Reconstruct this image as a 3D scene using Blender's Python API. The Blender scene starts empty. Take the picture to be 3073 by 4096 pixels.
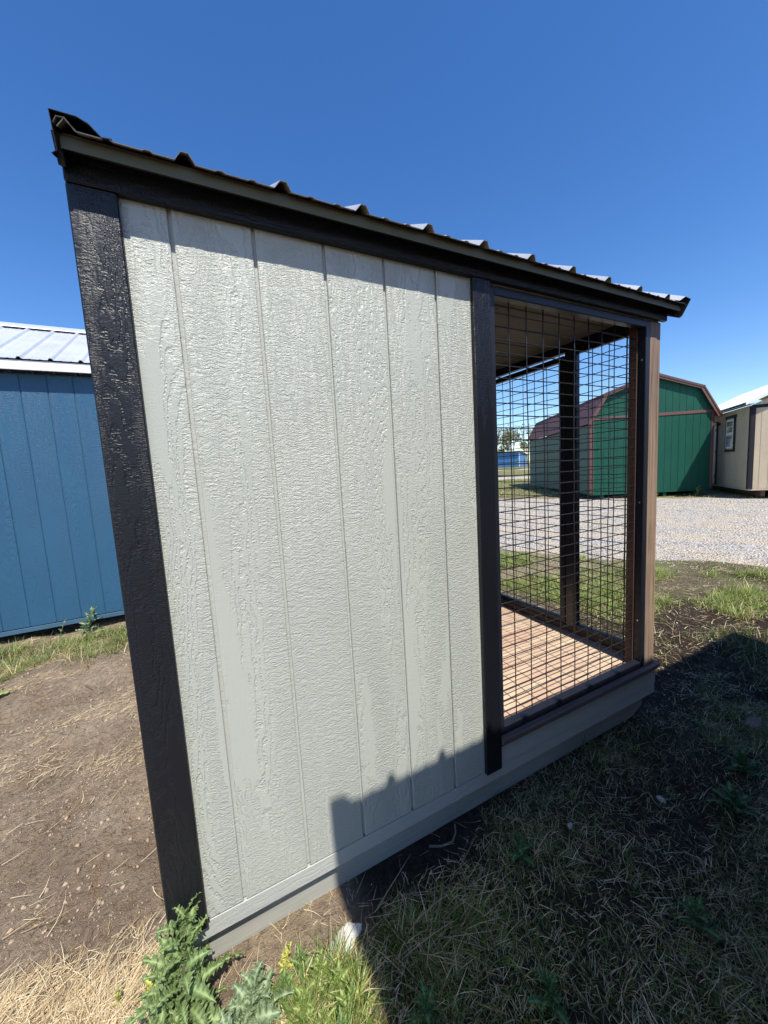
import bpy, math, random
import numpy as np
from mathutils import Vector, Matrix
random.seed(7)
RNG = np.random.default_rng(11)
S = bpy.context.scene
COL = S.collection
R = math.radians

# ------------------------------------------------------------------ camera
cam = bpy.data.cameras.new('camera'); camo = bpy.data.objects.new('camera', cam); COL.objects.link(camo)
yw, pt, rl = 0.4591, -0.1072, -0.0576
f_ = Vector((math.sin(yw)*math.cos(pt), math.cos(yw)*math.cos(pt), math.sin(pt)))
r0 = Vector((math.cos(yw), -math.sin(yw), 0)); u0 = r0.cross(f_)
rr = math.cos(rl)*r0 + math.sin(rl)*u0; uu = -math.sin(rl)*r0 + math.cos(rl)*u0
CAM = Vector((0.3884, -1.1301, 1.2995))
m = Matrix((rr, uu, -f_)).transposed().to_4x4(); m.translation = CAM
camo.matrix_world = m
cam.sensor_fit = 'VERTICAL'; cam.sensor_height = 36.0; cam.lens = 36*1470.37/4096
cam.clip_start = 0.02; cam.clip_end = 4000
S.camera = camo

# ------------------------------------------------------------------ sky, sun, exposure
EL = R(58.1); AZ = R(3.3)
W = bpy.data.worlds.new('World'); S.world = W; W.use_nodes = True
nt = W.node_tree; nt.nodes.clear()
sky = nt.nodes.new('ShaderNodeTexSky'); sky.sky_type = 'NISHITA'; sky.sun_disc = False
sky.sun_elevation = EL; sky.sun_rotation = math.pi + AZ
sky.air_density = 1.0; sky.dust_density = 0.25; sky.ozone_density = 3.2; sky.altitude = 0
bg = nt.nodes.new('ShaderNodeBackground'); bg.inputs[1].default_value = 0.12
out = nt.nodes.new('ShaderNodeOutputWorld')
hs = nt.nodes.new('ShaderNodeHueSaturation'); hs.inputs['Saturation'].default_value = 1.27; hs.inputs['Value'].default_value = 1.33; hs.inputs['Hue'].default_value = 0.508
nt.links.new(sky.outputs[0], hs.inputs['Color']); nt.links.new(hs.outputs[0], bg.inputs[0]); nt.links.new(bg.outputs[0], out.inputs[0])
sun = bpy.data.lights.new('sun', 'SUN'); sun.energy = 5.0; sun.angle = R(0.55); sun.color = (1, 0.95, 0.86)
suno = bpy.data.objects.new('sun', sun); COL.objects.link(suno)
suno.location = (0, -5, 12)
sdir = Vector((math.sin(AZ)*math.cos(EL), math.cos(AZ)*math.cos(EL), -math.sin(EL)))
suno.rotation_euler = sdir.to_track_quat('-Z', 'Y').to_euler()
S.view_settings.view_transform = 'Standard'; S.view_settings.look = 'None'
S.view_settings.gamma = 1.0; S.view_settings.exposure = 0.30; S.view_settings.use_curve_mapping = False

# ------------------------------------------------------------------ node helpers
class NT:
    def __init__(s, name):
        s.m = bpy.data.materials.new(name); s.m.use_nodes = True
        s.t = s.m.node_tree; s.t.nodes.clear()
        s.o = s.n('ShaderNodeOutputMaterial')
        s.b = s.n('ShaderNodeBsdfPrincipled'); s.l(s.b.outputs[0], s.o.inputs[0])
    def n(s, t, **k):
        x = s.t.nodes.new(t)
        for a, v in k.items(): setattr(x, a, v)
        return x
    def l(s, a, b): s.t.links.new(a, b)
    def val(s, v, inp):
        if hasattr(v, 'is_linked') or hasattr(v, 'links'): s.l(v, inp)
        elif isinstance(v, tuple) and len(v) == 3 and inp.type == 'RGBA': inp.default_value = (*v, 1)
        elif isinstance(v, (int, float)) and inp.type == 'RGBA': inp.default_value = (v, v, v, 1)
        else: inp.default_value = v
    def math(s, op, a, b=0.0, c=0.0):
        x = s.n('ShaderNodeMath', operation=op)
        s.val(a, x.inputs[0]); s.val(b, x.inputs[1]); s.val(c, x.inputs[2])
        return x.outputs[0]
    def map(s, vec, scale=(1, 1, 1), loc=(0, 0, 0), rot=(0, 0, 0)):
        x = s.n('ShaderNodeMapping'); s.l(vec, x.inputs[0])
        x.inputs['Scale'].default_value = scale; x.inputs['Location'].default_value = loc; x.inputs['Rotation'].default_value = rot
        return x.outputs[0]
    def noise(s, vec, scale=1.0, detail=2.0, rough=0.5, dist=0.0):
        x = s.n('ShaderNodeTexNoise'); s.l(vec, x.inputs['Vector'])
        x.inputs['Scale'].default_value = scale; x.inputs['Detail'].default_value = detail
        x.inputs['Roughness'].default_value = rough; x.inputs['Distortion'].default_value = dist
        return x.outputs['Fac']
    def ramp(s, fac, *st):
        x = s.n('ShaderNodeValToRGB'); s.l(fac, x.inputs[0]); e = x.color_ramp.elements
        while len(e) < len(st): e.new(0.5)
        for i, (p, c) in enumerate(st):
            e[i].position = p
            e[i].color = (c, c, c, 1) if isinstance(c, (int, float)) else (*c, 1)
        return x.outputs[0]
    def mix(s, fac, a, b, bt='MIX'):
        x = s.n('ShaderNodeMix', data_type='RGBA', blend_type=bt)
        s.val(fac, x.inputs[0]); s.val(a, x.inputs[6]); s.val(b, x.inputs[7])
        return x.outputs[2]
    def bump(s, h, strength=0.5, dist=0.01, normal=None):
        x = s.n('ShaderNodeBump'); s.l(h, x.inputs['Height'])
        x.inputs['Strength'].default_value = strength; x.inputs['Distance'].default_value = dist
        if normal: s.l(normal, x.inputs['Normal'])
        return x.outputs[0]
    def objco(s, rnd=True):
        tc = s.n('ShaderNodeTexCoord').outputs['Object']
        if not rnd: return tc
        oi = s.n('ShaderNodeObjectInfo').outputs['Random']
        cx = s.n('ShaderNodeCombineXYZ'); r = s.math('MULTIPLY', oi, 37.0)
        s.l(r, cx.inputs[0]); s.l(r, cx.inputs[2]); s.l(r, cx.inputs[1])
        v = s.n('ShaderNodeVectorMath', operation='ADD'); s.l(tc, v.inputs[0]); s.l(cx.outputs[0], v.inputs[1])
        return v.outputs[0]
    def setp(s, **k):
        for a, v in k.items(): s.val(v, s.b.inputs[a.replace('_', ' ')])
        return s.m

def siding_mat(name, col, rough=0.42, strength=0.55, horizontal=False, fine=1.0, spec=0.5, var=0.12):
    """painted, embossed wood-grain siding: ripples, vertical grain and cathedral figure"""
    t = NT(name); c = t.objco()
    if horizontal: c = t.map(c, rot=(0, R(90), 0))
    f = fine
    wv = t.n('ShaderNodeVectorMath', operation='SCALE'); wn = t.n('ShaderNodeTexNoise'); t.l(t.map(c, (9, 9, 3)), wn.inputs['Vector'])
    t.l(wn.outputs['Color'], wv.inputs[0]); wv.inputs['Scale'].default_value = 0.03
    c2 = t.n('ShaderNodeVectorMath', operation='ADD'); t.l(c, c2.inputs[0]); t.l(wv.outputs[0], c2.inputs[1]); c2 = c2.outputs[0]
    rip = t.noise(t.map(c2, (36*f, 36*f, 200*f)), 1, 3, 0.62)
    rip = t.ramp(rip, (0.36, 0.0), (0.62, 1.0))
    peb = t.ramp(t.noise(c, 200*f, 2, 0.5), (0.35, 0.0), (0.65, 1.0))
    rip = t.mix(0.25, rip, peb)
    # embossed growth rings: contour lines of a stretched field, broken into dashes
    fld = t.noise(t.map(c2, (6.5, 6.5, 0.85), loc=(1, 0, 2)), 1, 1.5, 0.45)
    ring = t.math('MULTIPLY_ADD', t.math('SINE', t.math('MULTIPLY', fld, 170.0)), 0.5, 0.5)
    ring = t.ramp(ring, (0.15, 0.0), (0.6, 1.0))
    dash = t.ramp(t.noise(t.map(c, (60*f, 60*f, 120*f)), 1, 2), (0.36, 0.0), (0.52, 1.0))
    ringd = t.mix(dash, 0.85, ring)
    mk = t.ramp(t.noise(t.map(c, (8, 8, 0.6)), 1, 2), (0.47, 0.0), (0.60, 1.0))
    h = t.mix(t.math('MULTIPLY', mk, 0.85), rip, ringd)
    # smooth islands with a raised rim, as on pressed siding
    isl = t.noise(t.map(c2, (9, 9, 1.0), loc=(3, 1, 2)), 1, 2, 0.5)
    flatm = t.ramp(isl, (0.60, 0.0), (0.615, 1.0))
    h = t.mix(t.math('MULTIPLY', flatm, 0.9), h, 0.75)
    n1 = t.bump(h, strength, 0.0046)
    colr = t.mix(t.ramp(t.noise(t.map(c, (3, 3, 2)), 1, 3), (0.3, 0.0), (0.7, 1.0)), tuple(x*(1-var) for x in col), tuple(min(1, x*(1+var*0.6)) for x in col))
    colr = t.mix(t.math('MULTIPLY', t.math('SUBTRACT', 1.0, h), 0.05), colr, tuple(x*0.6 for x in col))
    return t.setp(Base_Color=colr, Roughness=rough, Normal=n1, Specular_IOR_Level=spec)

def plain(name, col, rough=0.5, metal=0.0, bump=0.0, bs=200, var=0.1, spec=0.5, stretch=(1, 1, 1)):
    t = NT(name); c = t.objco()
    n = t.noise(t.map(c, stretch), bs, 3)
    lo = t.noise(t.map(c, stretch), bs*0.06, 3)
    colr = t.mix(t.ramp(lo, (0.3, 0.0), (0.7, 1.0)), tuple(x*(1-var) for x in col), tuple(min(1, x*(1+var)) for x in col))
    k = dict(Base_Color=colr, Roughness=rough, Metallic=metal, Specular_IOR_Level=spec)
    if bump: k['Normal'] = t.bump(n, bump, 0.002)
    return t.setp(**k)

def woodm(name, col, dark, rough=0.7, axis=2, sc=60, knots=False):
    t = NT(name); c = t.objco()
    s = [sc, sc, sc]; s[axis] = sc*0.03
    g = t.noise(t.map(c, tuple(s)), 1, 4, 0.6, 0.4)
    g2 = t.noise(c, 3.0, 3)
    colr = t.mix(t.ramp(g, (0.3, 0.0), (0.68, 1.0)), dark, col)
    colr = t.mix(t.math('MULTIPLY', t.ramp(g2, (0.4, 0.0), (0.65, 1.0)), 0.45), colr, tuple(x*1.25 for x in col))
    return t.setp(Base_Color=colr, Roughness=rough, Normal=t.bump(g, 0.35, 0.002))

M = {}
M['putty'] = siding_mat('putty_siding_paint', (0.466, 0.482, 0.425), 0.36, 0.52, fine=1.3, var=0.04)
M['putty_rim'] = siding_mat('putty_rim_paint', (0.46, 0.465, 0.425), 0.5, 0.25, True, var=0.06)
M['black'] = siding_mat('black_trim_paint', (0.0085, 0.0098, 0.014), 0.38, 0.36, fine=1.5, spec=0.4, var=0.2)
M['black_h'] = siding_mat('black_trim_paint_horizontal', (0.0095, 0.0108, 0.015), 0.42, 0.5, True, fine=1.3, spec=0.4, var=0.2)
M['blue'] = siding_mat('blue_siding_paint', (0.030, 0.103, 0.188), 0.45, 0.45, spec=0.35, var=0.06)
M['charcoal'] = plain('charcoal_trim_paint', (0.022, 0.021, 0.025), 0.75, spec=0.2)
M['bluerim'] = plain('blue_rim_paint', (0.05, 0.12, 0.19), 0.5, bump=0.2)
M['green'] = siding_mat('green_siding_paint', (0.007, 0.075, 0.048), 0.6, 0.3, spec=0.25, var=0.08)
M['tan'] = siding_mat('tan_siding_paint', (0.50, 0.41, 0.29), 0.6, 0.3, spec=0.3, var=0.08)
M['brown'] = plain('brown_trim_paint', (0.135, 0.058, 0.045), 0.55, bump=0.4, bs=120, stretch=(1, 1, 0.1))
M['brownroof'] = plain('brown_roof_metal', (0.10, 0.048, 0.042), 0.45, 0.0, var=0.06)
M['galv'] = plain('galvanised_roof_metal', (0.62, 0.64, 0.68), 0.42, 0.35, bump=0.1, bs=60, var=0.08)
M['whiteroof'] = plain('white_roof_metal', (0.80, 0.79, 0.72), 0.5, 0.0, var=0.04)
M['whitetrim'] = plain('white_trim_paint', (0.72, 0.72, 0.70), 0.5, bump=0.2, var=0.04)
M['bronze'] = plain('bronze_edge_metal', (0.10, 0.093, 0.044), 0.5, 0.0, var=0.08)
M['sheetund'] = plain('grey_roof_sheet', (0.30, 0.29, 0.23), 0.5, 0.0, bump=0.15, bs=50)
M['roofgrey'] = plain('pale_roof_sheet', (0.55, 0.56, 0.57), 0.35, 0.3, bump=0.1, bs=40)
M['darkcap'] = plain('dark_rake_metal', (0.06, 0.06, 0.055), 0.45, 0.0, bump=0.2, bs=30)
M['steel'] = plain('black_coated_steel', (0.014, 0.016, 0.024), 0.38, 0.0, bump=0.1, bs=300, spec=0.4)
M['wire'] = plain('black_wire_coating', (0.02, 0.019, 0.022), 0.32, 0.0, spec=0.6, var=0.05)
M['screw'] = plain('zinc_screw', (0.6, 0.6, 0.55), 0.3, 0.9, var=0.05)
M['post'] = woodm('weathered_post_wood', (0.35, 0.243, 0.168), (0.085, 0.058, 0.042), 0.75)
M['sill'] = woodm('purplish_sill_wood', (0.16, 0.115, 0.10), (0.08, 0.055, 0.05), 0.7, axis=0)
M['jamb'] = woodm('red_brown_jamb_wood', (0.12, 0.065, 0.042), (0.045, 0.025, 0.018), 0.8)
M['plate'] = woodm('brown_plate_wood', (0.13, 0.09, 0.06), (0.06, 0.04, 0.03), 0.8, axis=1)
M['skid'] = woodm('painted_skid_wood', (0.38, 0.385, 0.345), (0.28, 0.28, 0.25), 0.8, axis=0, sc=120)
M['glass'] = NT('window_glass').setp(Base_Color=(0.03, 0.035, 0.045), Roughness=0.05, Specular_IOR_Level=0.8)
M['ceil'] = siding_mat('bare_ceiling_board', (0.17, 0.16, 0.138), 0.7, 1.0, True, fine=0.5, var=0.25)

def deckmat():
    t = NT('deck_plywood'); c = t.objco(False)
    g = t.noise(t.map(c, (2.5, 34, 10)), 1, 4, 0.6, 0.5)
    g2 = t.noise(t.map(c, (2, 8, 2)), 1, 3)
    colr = t.mix(t.ramp(g, (0.35, 0.0), (0.65, 1.0)), (0.52, 0.36, 0.25), (0.72, 0.56, 0.39))
    colr = t.mix(t.ramp(g2, (0.45, 0.0), (0.6, 1.0)), colr, (0.56, 0.38, 0.27))
    vo = t.n('ShaderNodeTexVoronoi'); t.l(t.map(c, (3.4, 2.6, 1), loc=(.3, .2, 0)), vo.inputs['Vector'])
    kn = t.ramp(t.math('ADD', vo.outputs['Distance'], t.math('MULTIPLY', t.noise(c, 40, 3), 0.25)), (0.12, 1.0), (0.24, 0.0))
    colr = t.mix(t.math('MULTIPLY', kn, 0.75), colr, (0.25, 0.12, 0.06))
    return t.setp(Base_Color=colr, Roughness=0.75, Normal=t.bump(g, 0.15, 0.001))
M['deck'] = deckmat()

# ------------------------------------------------------------------ object helpers
def mesh(name, v, fcs, mat=None, smooth=False):
    me = bpy.data.meshes.new(name); me.from_pydata([tuple(x) for x in v], [], fcs)
    if mat: me.materials.append(mat)
    if smooth: me.polygons.foreach_set('use_smooth', [True]*len(me.polygons))
    me.update(); return me
def link(name, me, parent=None, loc=(0, 0, 0), rot=None):
    o = bpy.data.objects.new(name, me); COL.objects.link(o); o.location = loc
    if rot: o.rotation_euler = rot
    if parent: o.parent = parent
    return o
def tag(o, label, cat, group=None):
    o['label'] = label; o['category'] = cat
    if group: o['group'] = group
    return o
def thing(name, label, cat, loc=(0, 0, 0), rz=0.0, group=None):
    o = bpy.data.objects.new(name, None); COL.objects.link(o)
    o.location = loc; o.rotation_euler = (0, 0, rz); o.empty_display_size = 0.2
    return tag(o, label, cat, group)

def box_geo(x0, x1, y0, y1, z0, z1, bev=0.0):
    if bev <= 0:
        v = [(x0,y0,z0),(x1,y0,z0),(x1,y1,z0),(x0,y1,z0),(x0,y0,z1),(x1,y0,z1),(x1,y1,z1),(x0,y1,z1)]
        f = [(0,3,2,1),(4,5,6,7),(0,1,5,4),(1,2,6,5),(2,3,7,6),(3,0,4,7)]
        return v, f
    v = []; idx = {}
    b = min(bev, (x1-x0)*.4, (y1-y0)*.4, (z1-z0)*.4)
    X = (x0, x1); Y = (y0, y1); Z = (z0, z1); sg = (1, -1)
    for i in (0, 1):
        for j in (0, 1):
            for k in (0, 1):
                idx[i,j,k,0] = len(v); v.append((X[i], Y[j]+sg[j]*b, Z[k]+sg[k]*b))
                idx[i,j,k,1] = len(v); v.append((X[i]+sg[i]*b, Y[j], Z[k]+sg[k]*b))
                idx[i,j,k,2] = len(v); v.append((X[i]+sg[i]*b, Y[j]+sg[j]*b, Z[k]))
    f = []
    for i in (0, 1): f.append([idx[i,0,0,0], idx[i,1,0,0], idx[i,1,1,0], idx[i,0,1,0]])
    for j in (0, 1): f.append([idx[0,j,0,1], idx[1,j,0,1], idx[1,j,1,1], idx[0,j,1,1]])
    for k in (0, 1): f.append([idx[0,0,k,2], idx[1,0,k,2], idx[1,1,k,2], idx[0,1,k,2]])
    for j in (0, 1):
        for k in (0, 1): f.append([idx[0,j,k,1], idx[1,j,k,1], idx[1,j,k,2], idx[0,j,k,2]])
    for i in (0, 1):
        for k in (0, 1): f.append([idx[i,0,k,0], idx[i,1,k,0], idx[i,1,k,2], idx[i,0,k,2]])
    for i in (0, 1):
        for j in (0, 1): f.append([idx[i,j,0,0], idx[i,j,1,0], idx[i,j,1,1], idx[i,j,0,1]])
    for i in (0, 1):
        for j in (0, 1):
            for k in (0, 1): f.append([idx[i,j,k,0], idx[i,j,k,1], idx[i,j,k,2]])
    c = Vector(((x0+x1)/2, (y0+y1)/2, (z0+z1)/2)); g = []
    for q in f:
        a, b2, d = (Vector(v[q[0]]), Vector(v[q[1]]), Vector(v[q[2]]))
        if (b2-a).cross(d-b2).dot((a+d)/2-c) < 0: q = q[::-1]
        g.append(tuple(q))
    return v, g
def box(name, x0, x1, y0, y1, z0, z1, mat, parent=None, bev=0.002):
    v, f = box_geo(x0, x1, y0, y1, z0, z1, bev)
    return link(name, mesh(name, v, f, mat), parent)
def merge(*gs):
    V = []; F = []
    for v, f in gs:
        o = len(V); V += list(v); F += [tuple(i+o for i in q) for q in f]
    return V, F
def prism(name, poly, y0, y1, mat, parent=None, axis='y'):
    """polygon in (x,z) extruded along y (or polygon in (y,z) along x)"""
    n = len(poly)
    if axis == 'y': v = [(a, y0, b) for a, b in poly] + [(a, y1, b) for a, b in poly]
    else: v = [(y0, a, b) for a, b in poly] + [(y1, a, b) for a, b in poly]
    f = [tuple(range(n)), tuple(range(2*n-1, n-1, -1))]
    f += [(i, i+n, (i+1) % n + n, (i+1) % n) for i in range(n)]
    me = mesh(name, v, f, mat)
    import bmesh
    bm = bmesh.new(); bm.from_mesh(me); bmesh.ops.recalc_face_normals(bm, faces=bm.faces); bm.to_mesh(me); bm.free()
    return link(name, me, parent)
def clip_poly(poly, x0, x1):
    def cut(p, a, keep_gt):
        o = []
        for i in range(len(p)):
            q, r = p[i], p[(i+1) % len(p)]
            iq = (q[0] >= a) if keep_gt else (q[0] <= a); ir = (r[0] >= a) if keep_gt else (r[0] <= a)
            if iq: o.append(q)
            if iq != ir:
                t = (a-q[0])/(r[0]-q[0]); o.append((a, q[1]+t*(r[1]-q[1])))
        return o
    p = cut(poly, x0, True)
    return cut(p, x1, False) if p else p

def strip_sheet(name, prof, p0, sdir_, ndir, s0, s1, mat, parent, th=0.0012, xdir=Vector((1, 0, 0)), under=None, nseg=1):
    """metal sheet: profile [(x,n)] swept along sdir_; has real thickness and end caps"""
    n = len(prof); V = []; F = []
    p0 = Vector(p0)
    for k in range(nseg+1):
        s = s0 + (s1-s0)*k/nseg
        for sgn in (0, -th):
            for i, (x, h) in enumerate(prof):
                a = prof[max(i-1, 0)]; b = prof[min(i+1, n-1)]
                dx, dh = b[0]-a[0], b[1]-a[1]; ll = math.hypot(dx, dh) or 1
                V.append(p0 + xdir*(x - dh/ll*sgn) + sdir_*s + ndir*(h + dx/ll*sgn))
    st = 2*n
    mi = []
    for k in range(nseg):
        a = k*st; b = a+st
        for i in range(n-1):
            F.append((a+i, a+i+1, b+i+1, b+i)); mi.append(0)
            F.append((a+n+i, b+n+i, b+n+i+1, a+n+i+1)); mi.append(1)
        F.append((a, b, b+n, a+n)); mi.append(0)
        F.append((a+n-1, a+2*n-1, b+2*n-1, b+n-1)); mi.append(0)
    for i in range(n-1):
        F.append((i, i+n, i+n+1, i+1)); mi.append(0)
        b = nseg*st; F.append((b+i, b+i+1, b+i+n+1, b+i+n)); mi.append(0)
    me = mesh(name, V, F, mat)
    if under:
        me.materials.append(under)
        for p, q in zip(me.polygons, mi): p.material_index = q
    return link(name, me, parent)
def rib_profile(x0, x1, first, pitch=0.2286, h=0.0175, jit=0.0):
    pts = [(x0, 0.0)]
    c = first
    while c - pitch > x0 - 0.05: c -= pitch
    while c < x1 + 0.05:
        for a, b in ((-0.0225, 0), (-0.0085, h), (0.0085, h), (0.0225, 0)):
            x = c+a
            if x0+0.001 < x < x1-0.001: pts.append((x, b + random.uniform(-jit, jit)))
        for m_ in (1/3, 2/3):
            for a, b in ((-0.011, 0), (-0.005, 0.0028), (0.005, 0.0028), (0.011, 0)):
                x = c+m_*pitch+a
                if x0+0.001 < x < x1-0.001: pts.append((x, b))
        c += pitch
    pts.append((x1, 0.0))
    pts.sort(key=lambda q: q[0])
    return pts

def planks(root, x0, x1, z0, z1, y, th, mat, groove0, pitch=0.2032, gap=0.0085, name='siding_panel', yback=None, clip=None):
    """grooved siding: one strip per board, backing sheet recessed behind the grooves (facing -y)"""
    xs = [x0]; g = groove0
    while g - pitch > x0 + 0.01: g -= pitch
    while g < x1 - 0.01:
        xs.append(g); g += pitch
    xs.append(x1); cache = {}
    for i in range(len(xs)-1):
        a = xs[i] + (gap/2 if i else 0); b = xs[i+1] - (gap/2 if i < len(xs)-2 else 0)
        if clip:
            p = clip_poly(clip, a, b)
            if len(p) >= 3: prism(name, p, y, y+th, mat, root)
            continue
        w = round(b-a, 4)
        if w not in cache:
            v, f = box_geo(0, w, 0, th, 0, z1-z0, 0.0018); cache[w] = mesh(name, v, f, mat)
        link(name, cache[w], root, (a, y, z0))

# ------------------------------------------------------------------ ground
def vnoise(x, y, seed=0):
    r = np.random.default_rng(seed).random((256, 256))
    xi = np.floor(x).astype(int); yi = np.floor(y).astype(int); fx = x-xi; fy = y-yi
    fx = fx*fx*(3-2*fx); fy = fy*fy*(3-2*fy)
    a = r[xi % 256, yi % 256]; b = r[(xi+1) % 256, yi % 256]; c = r[xi % 256, (yi+1) % 256]; d = r[(xi+1) % 256, (yi+1) % 256]
    return (a*(1-fx)+b*fx)*(1-fy) + (c*(1-fx)+d*fx)*fy - 0.5
def fbm(x, y, f, o, seed):
    s = 0; a = 1
    for i in range(o): s = s + a*vnoise(x*f*2**i+13.7*i, y*f*2**i+5.1*i, seed+i); a *= 0.5
    return s
def roadw(x, y): return 0.83*x + 0.557*y + 0.35*vnoise(x*0.35, y*0.35, 77) + 0.25*vnoise(x*1.5, y*1.5, 78)
def sstep(a, b, v): t = np.clip((v-a)/(b-a), 0, 1); return t*t*(3-2*t)
def zbase(x, y):
    d = (x-0.388)*0.443 + (y+1.13)*0.896
    return -0.2 + 0.0192*np.clip(d-1.5, 0, 74)
def zground(x, y):
    x = np.asarray(x, float); y = np.asarray(y, float)
    w = roadw(x, y); road = sstep(5.5, 6.3, w)*(1-sstep(13.6, 14.4, w))
    near = np.exp(-((x-1.4)**2+(y-1.2)**2)/60.0)
    z = zbase(x, y)
    z = z + (1-road)*near*(0.05*fbm(x, y, 1.1, 3, 5) + 0.034*fbm(x, y, 6.5, 4, 9))
    z = z + near*0.012*road*fbm(x, y, 3, 3, 31)
    # trodden clods left of the kennel, ruts in the dirt
    clod = np.abs(fbm(x*1.0+0.6*y, y*1.7, 4.5, 3, 21)); clod2 = np.abs(fbm(x, y, 13.0, 2, 41))
    dirt = (1-sstep(2.4, 2.9, y))*(1-sstep(0.2, 0.5, x))
    z = z - dirt*0.05*np.clip(0.12-clod, 0, 1)*6*0.5 - dirt*0.03*np.clip(0.10-clod2, 0, 1)*4
    z = z - 0.045*np.exp(-((y-2.2-0.10*x-0.22*vnoise(x*2.6, x*0+1, 3)-0.07*vnoise(x*11, x*0+1, 4))**2)/0.0011)*sstep(-0.25, 0.1, vnoise(x*2.2, x*0, 6))*(1-sstep(0.2, 0.8, x))
    z = z + dirt*0.012*fbm(x+0.8*y, y*1.6, 16, 3, 43)
    # level bed under the kennel
    bed = sstep(-0.02, 0.06, y)*(1-sstep(1.55, 1.7, y))*sstep(0.05, 0.2, x)*(1-sstep(2.6, 2.8, x))
    z = z*(1-bed) + bed*(-0.20)
    rough = sstep(2.65, 2.9, x)*(1-sstep(3.6, 4.2, x))*sstep(-0.9, 0.1, y)*(1-sstep(0.9, 1.4, y))
    z = z + rough*0.05*fbm(x, y, 7, 3, 51)
    return z
def axis(lo, hi, step, far_lo, far_hi, g=1.13):
    c = list(np.arange(lo, hi, step)); s = step; x = hi
    while x < far_hi: c.append(x); s *= g; x += s
    c.append(far_hi); s = step; x = lo-step; l = []
    while x > far_lo: l.append(x); s *= g; x -= s
    l.append(far_lo)
    return np.array(l[::-1]+c)
ax = axis(-2.2, 6.6, 0.015, -1800, 1800); ay = axis(-1.9, 4.6, 0.015, -1800, 1800)
X, Y = np.meshgrid(ax, ay, indexing='ij'); Zg = zground(X, Y)
nx, ny = X.shape
me = bpy.data.meshes.new('ground')
me.vertices.add(nx*ny); me.vertices.foreach_set('co', np.stack([X, Y, Zg], -1).reshape(-1).astype(np.float32))
ii, jj = np.meshgrid(np.arange(nx-1), np.arange(ny-1), indexing='ij')
q = np.stack([ii*ny+jj, (ii+1)*ny+jj, (ii+1)*ny+jj+1, ii*ny+jj+1], -1).reshape(-1)
nf = (nx-1)*(ny-1)
me.loops.add(nf*4); me.loops.foreach_set('vertex_index', q.astype(np.int32))
me.polygons.add(nf); me.polygons.foreach_set('loop_start', np.arange(0, nf*4, 4, dtype=np.int32)); me.polygons.foreach_set('loop_total', np.full(nf, 4, np.int32))
me.update(); me.polygons.foreach_set('use_smooth', np.ones(nf, bool))
# ground masks: gravel, turf, and dark soil with the sheds' shade painted in
w = roadw(X, Y)
gravel = sstep(5.7, 6.15, w)*(1-sstep(13.7, 14.15, w))
gravel = np.maximum(gravel, sstep(27.2, 27.8, w)*(1-sstep(30.5, 31.2, w))); gravel = np.maximum(gravel, sstep(47, 48, w)*(1-sstep(50.5, 51.5, w)))
D = (X-0.388)*0.443 + (Y+1.13)*0.896
turf = np.clip(sstep(2.75, 3.1, Y+0.25*vnoise(X*2.3, Y*2.3, 61))*(1-sstep(1.0, 2.0, X))*(1-sstep(3.4, 3.6, Y)*(1-sstep(6.0, 6.2, Y)))
               + sstep(2.9, 4.0, D + 1.0*vnoise(X*1.2, Y*1.2, 62))*sstep(1.0, 2.0, X)*(0.35+0.9*sstep(-0.15, 0.25, vnoise(X*1.8, Y*1.8, 63))), 0, 1)
turf = np.maximum(turf*(1-gravel), sstep(15, 17, D)*(1-gravel))
shade_soil = sstep(0.55, 0.9, X + 0.6*vnoise(X*2, Y*2, 64))*(1-sstep(1.1, 2.0, Y + 0.4*vnoise(X*2, Y*2, 65)))  # darkens the soil colour where the sheds' shadow falls
attr = me.color_attributes.new('cover', 'FLOAT_COLOR', 'POINT')
attr.data.foreach_set('color', np.stack([gravel, turf, shade_soil, np.ones_like(turf)], -1).reshape(-1).astype(np.float32))
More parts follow.
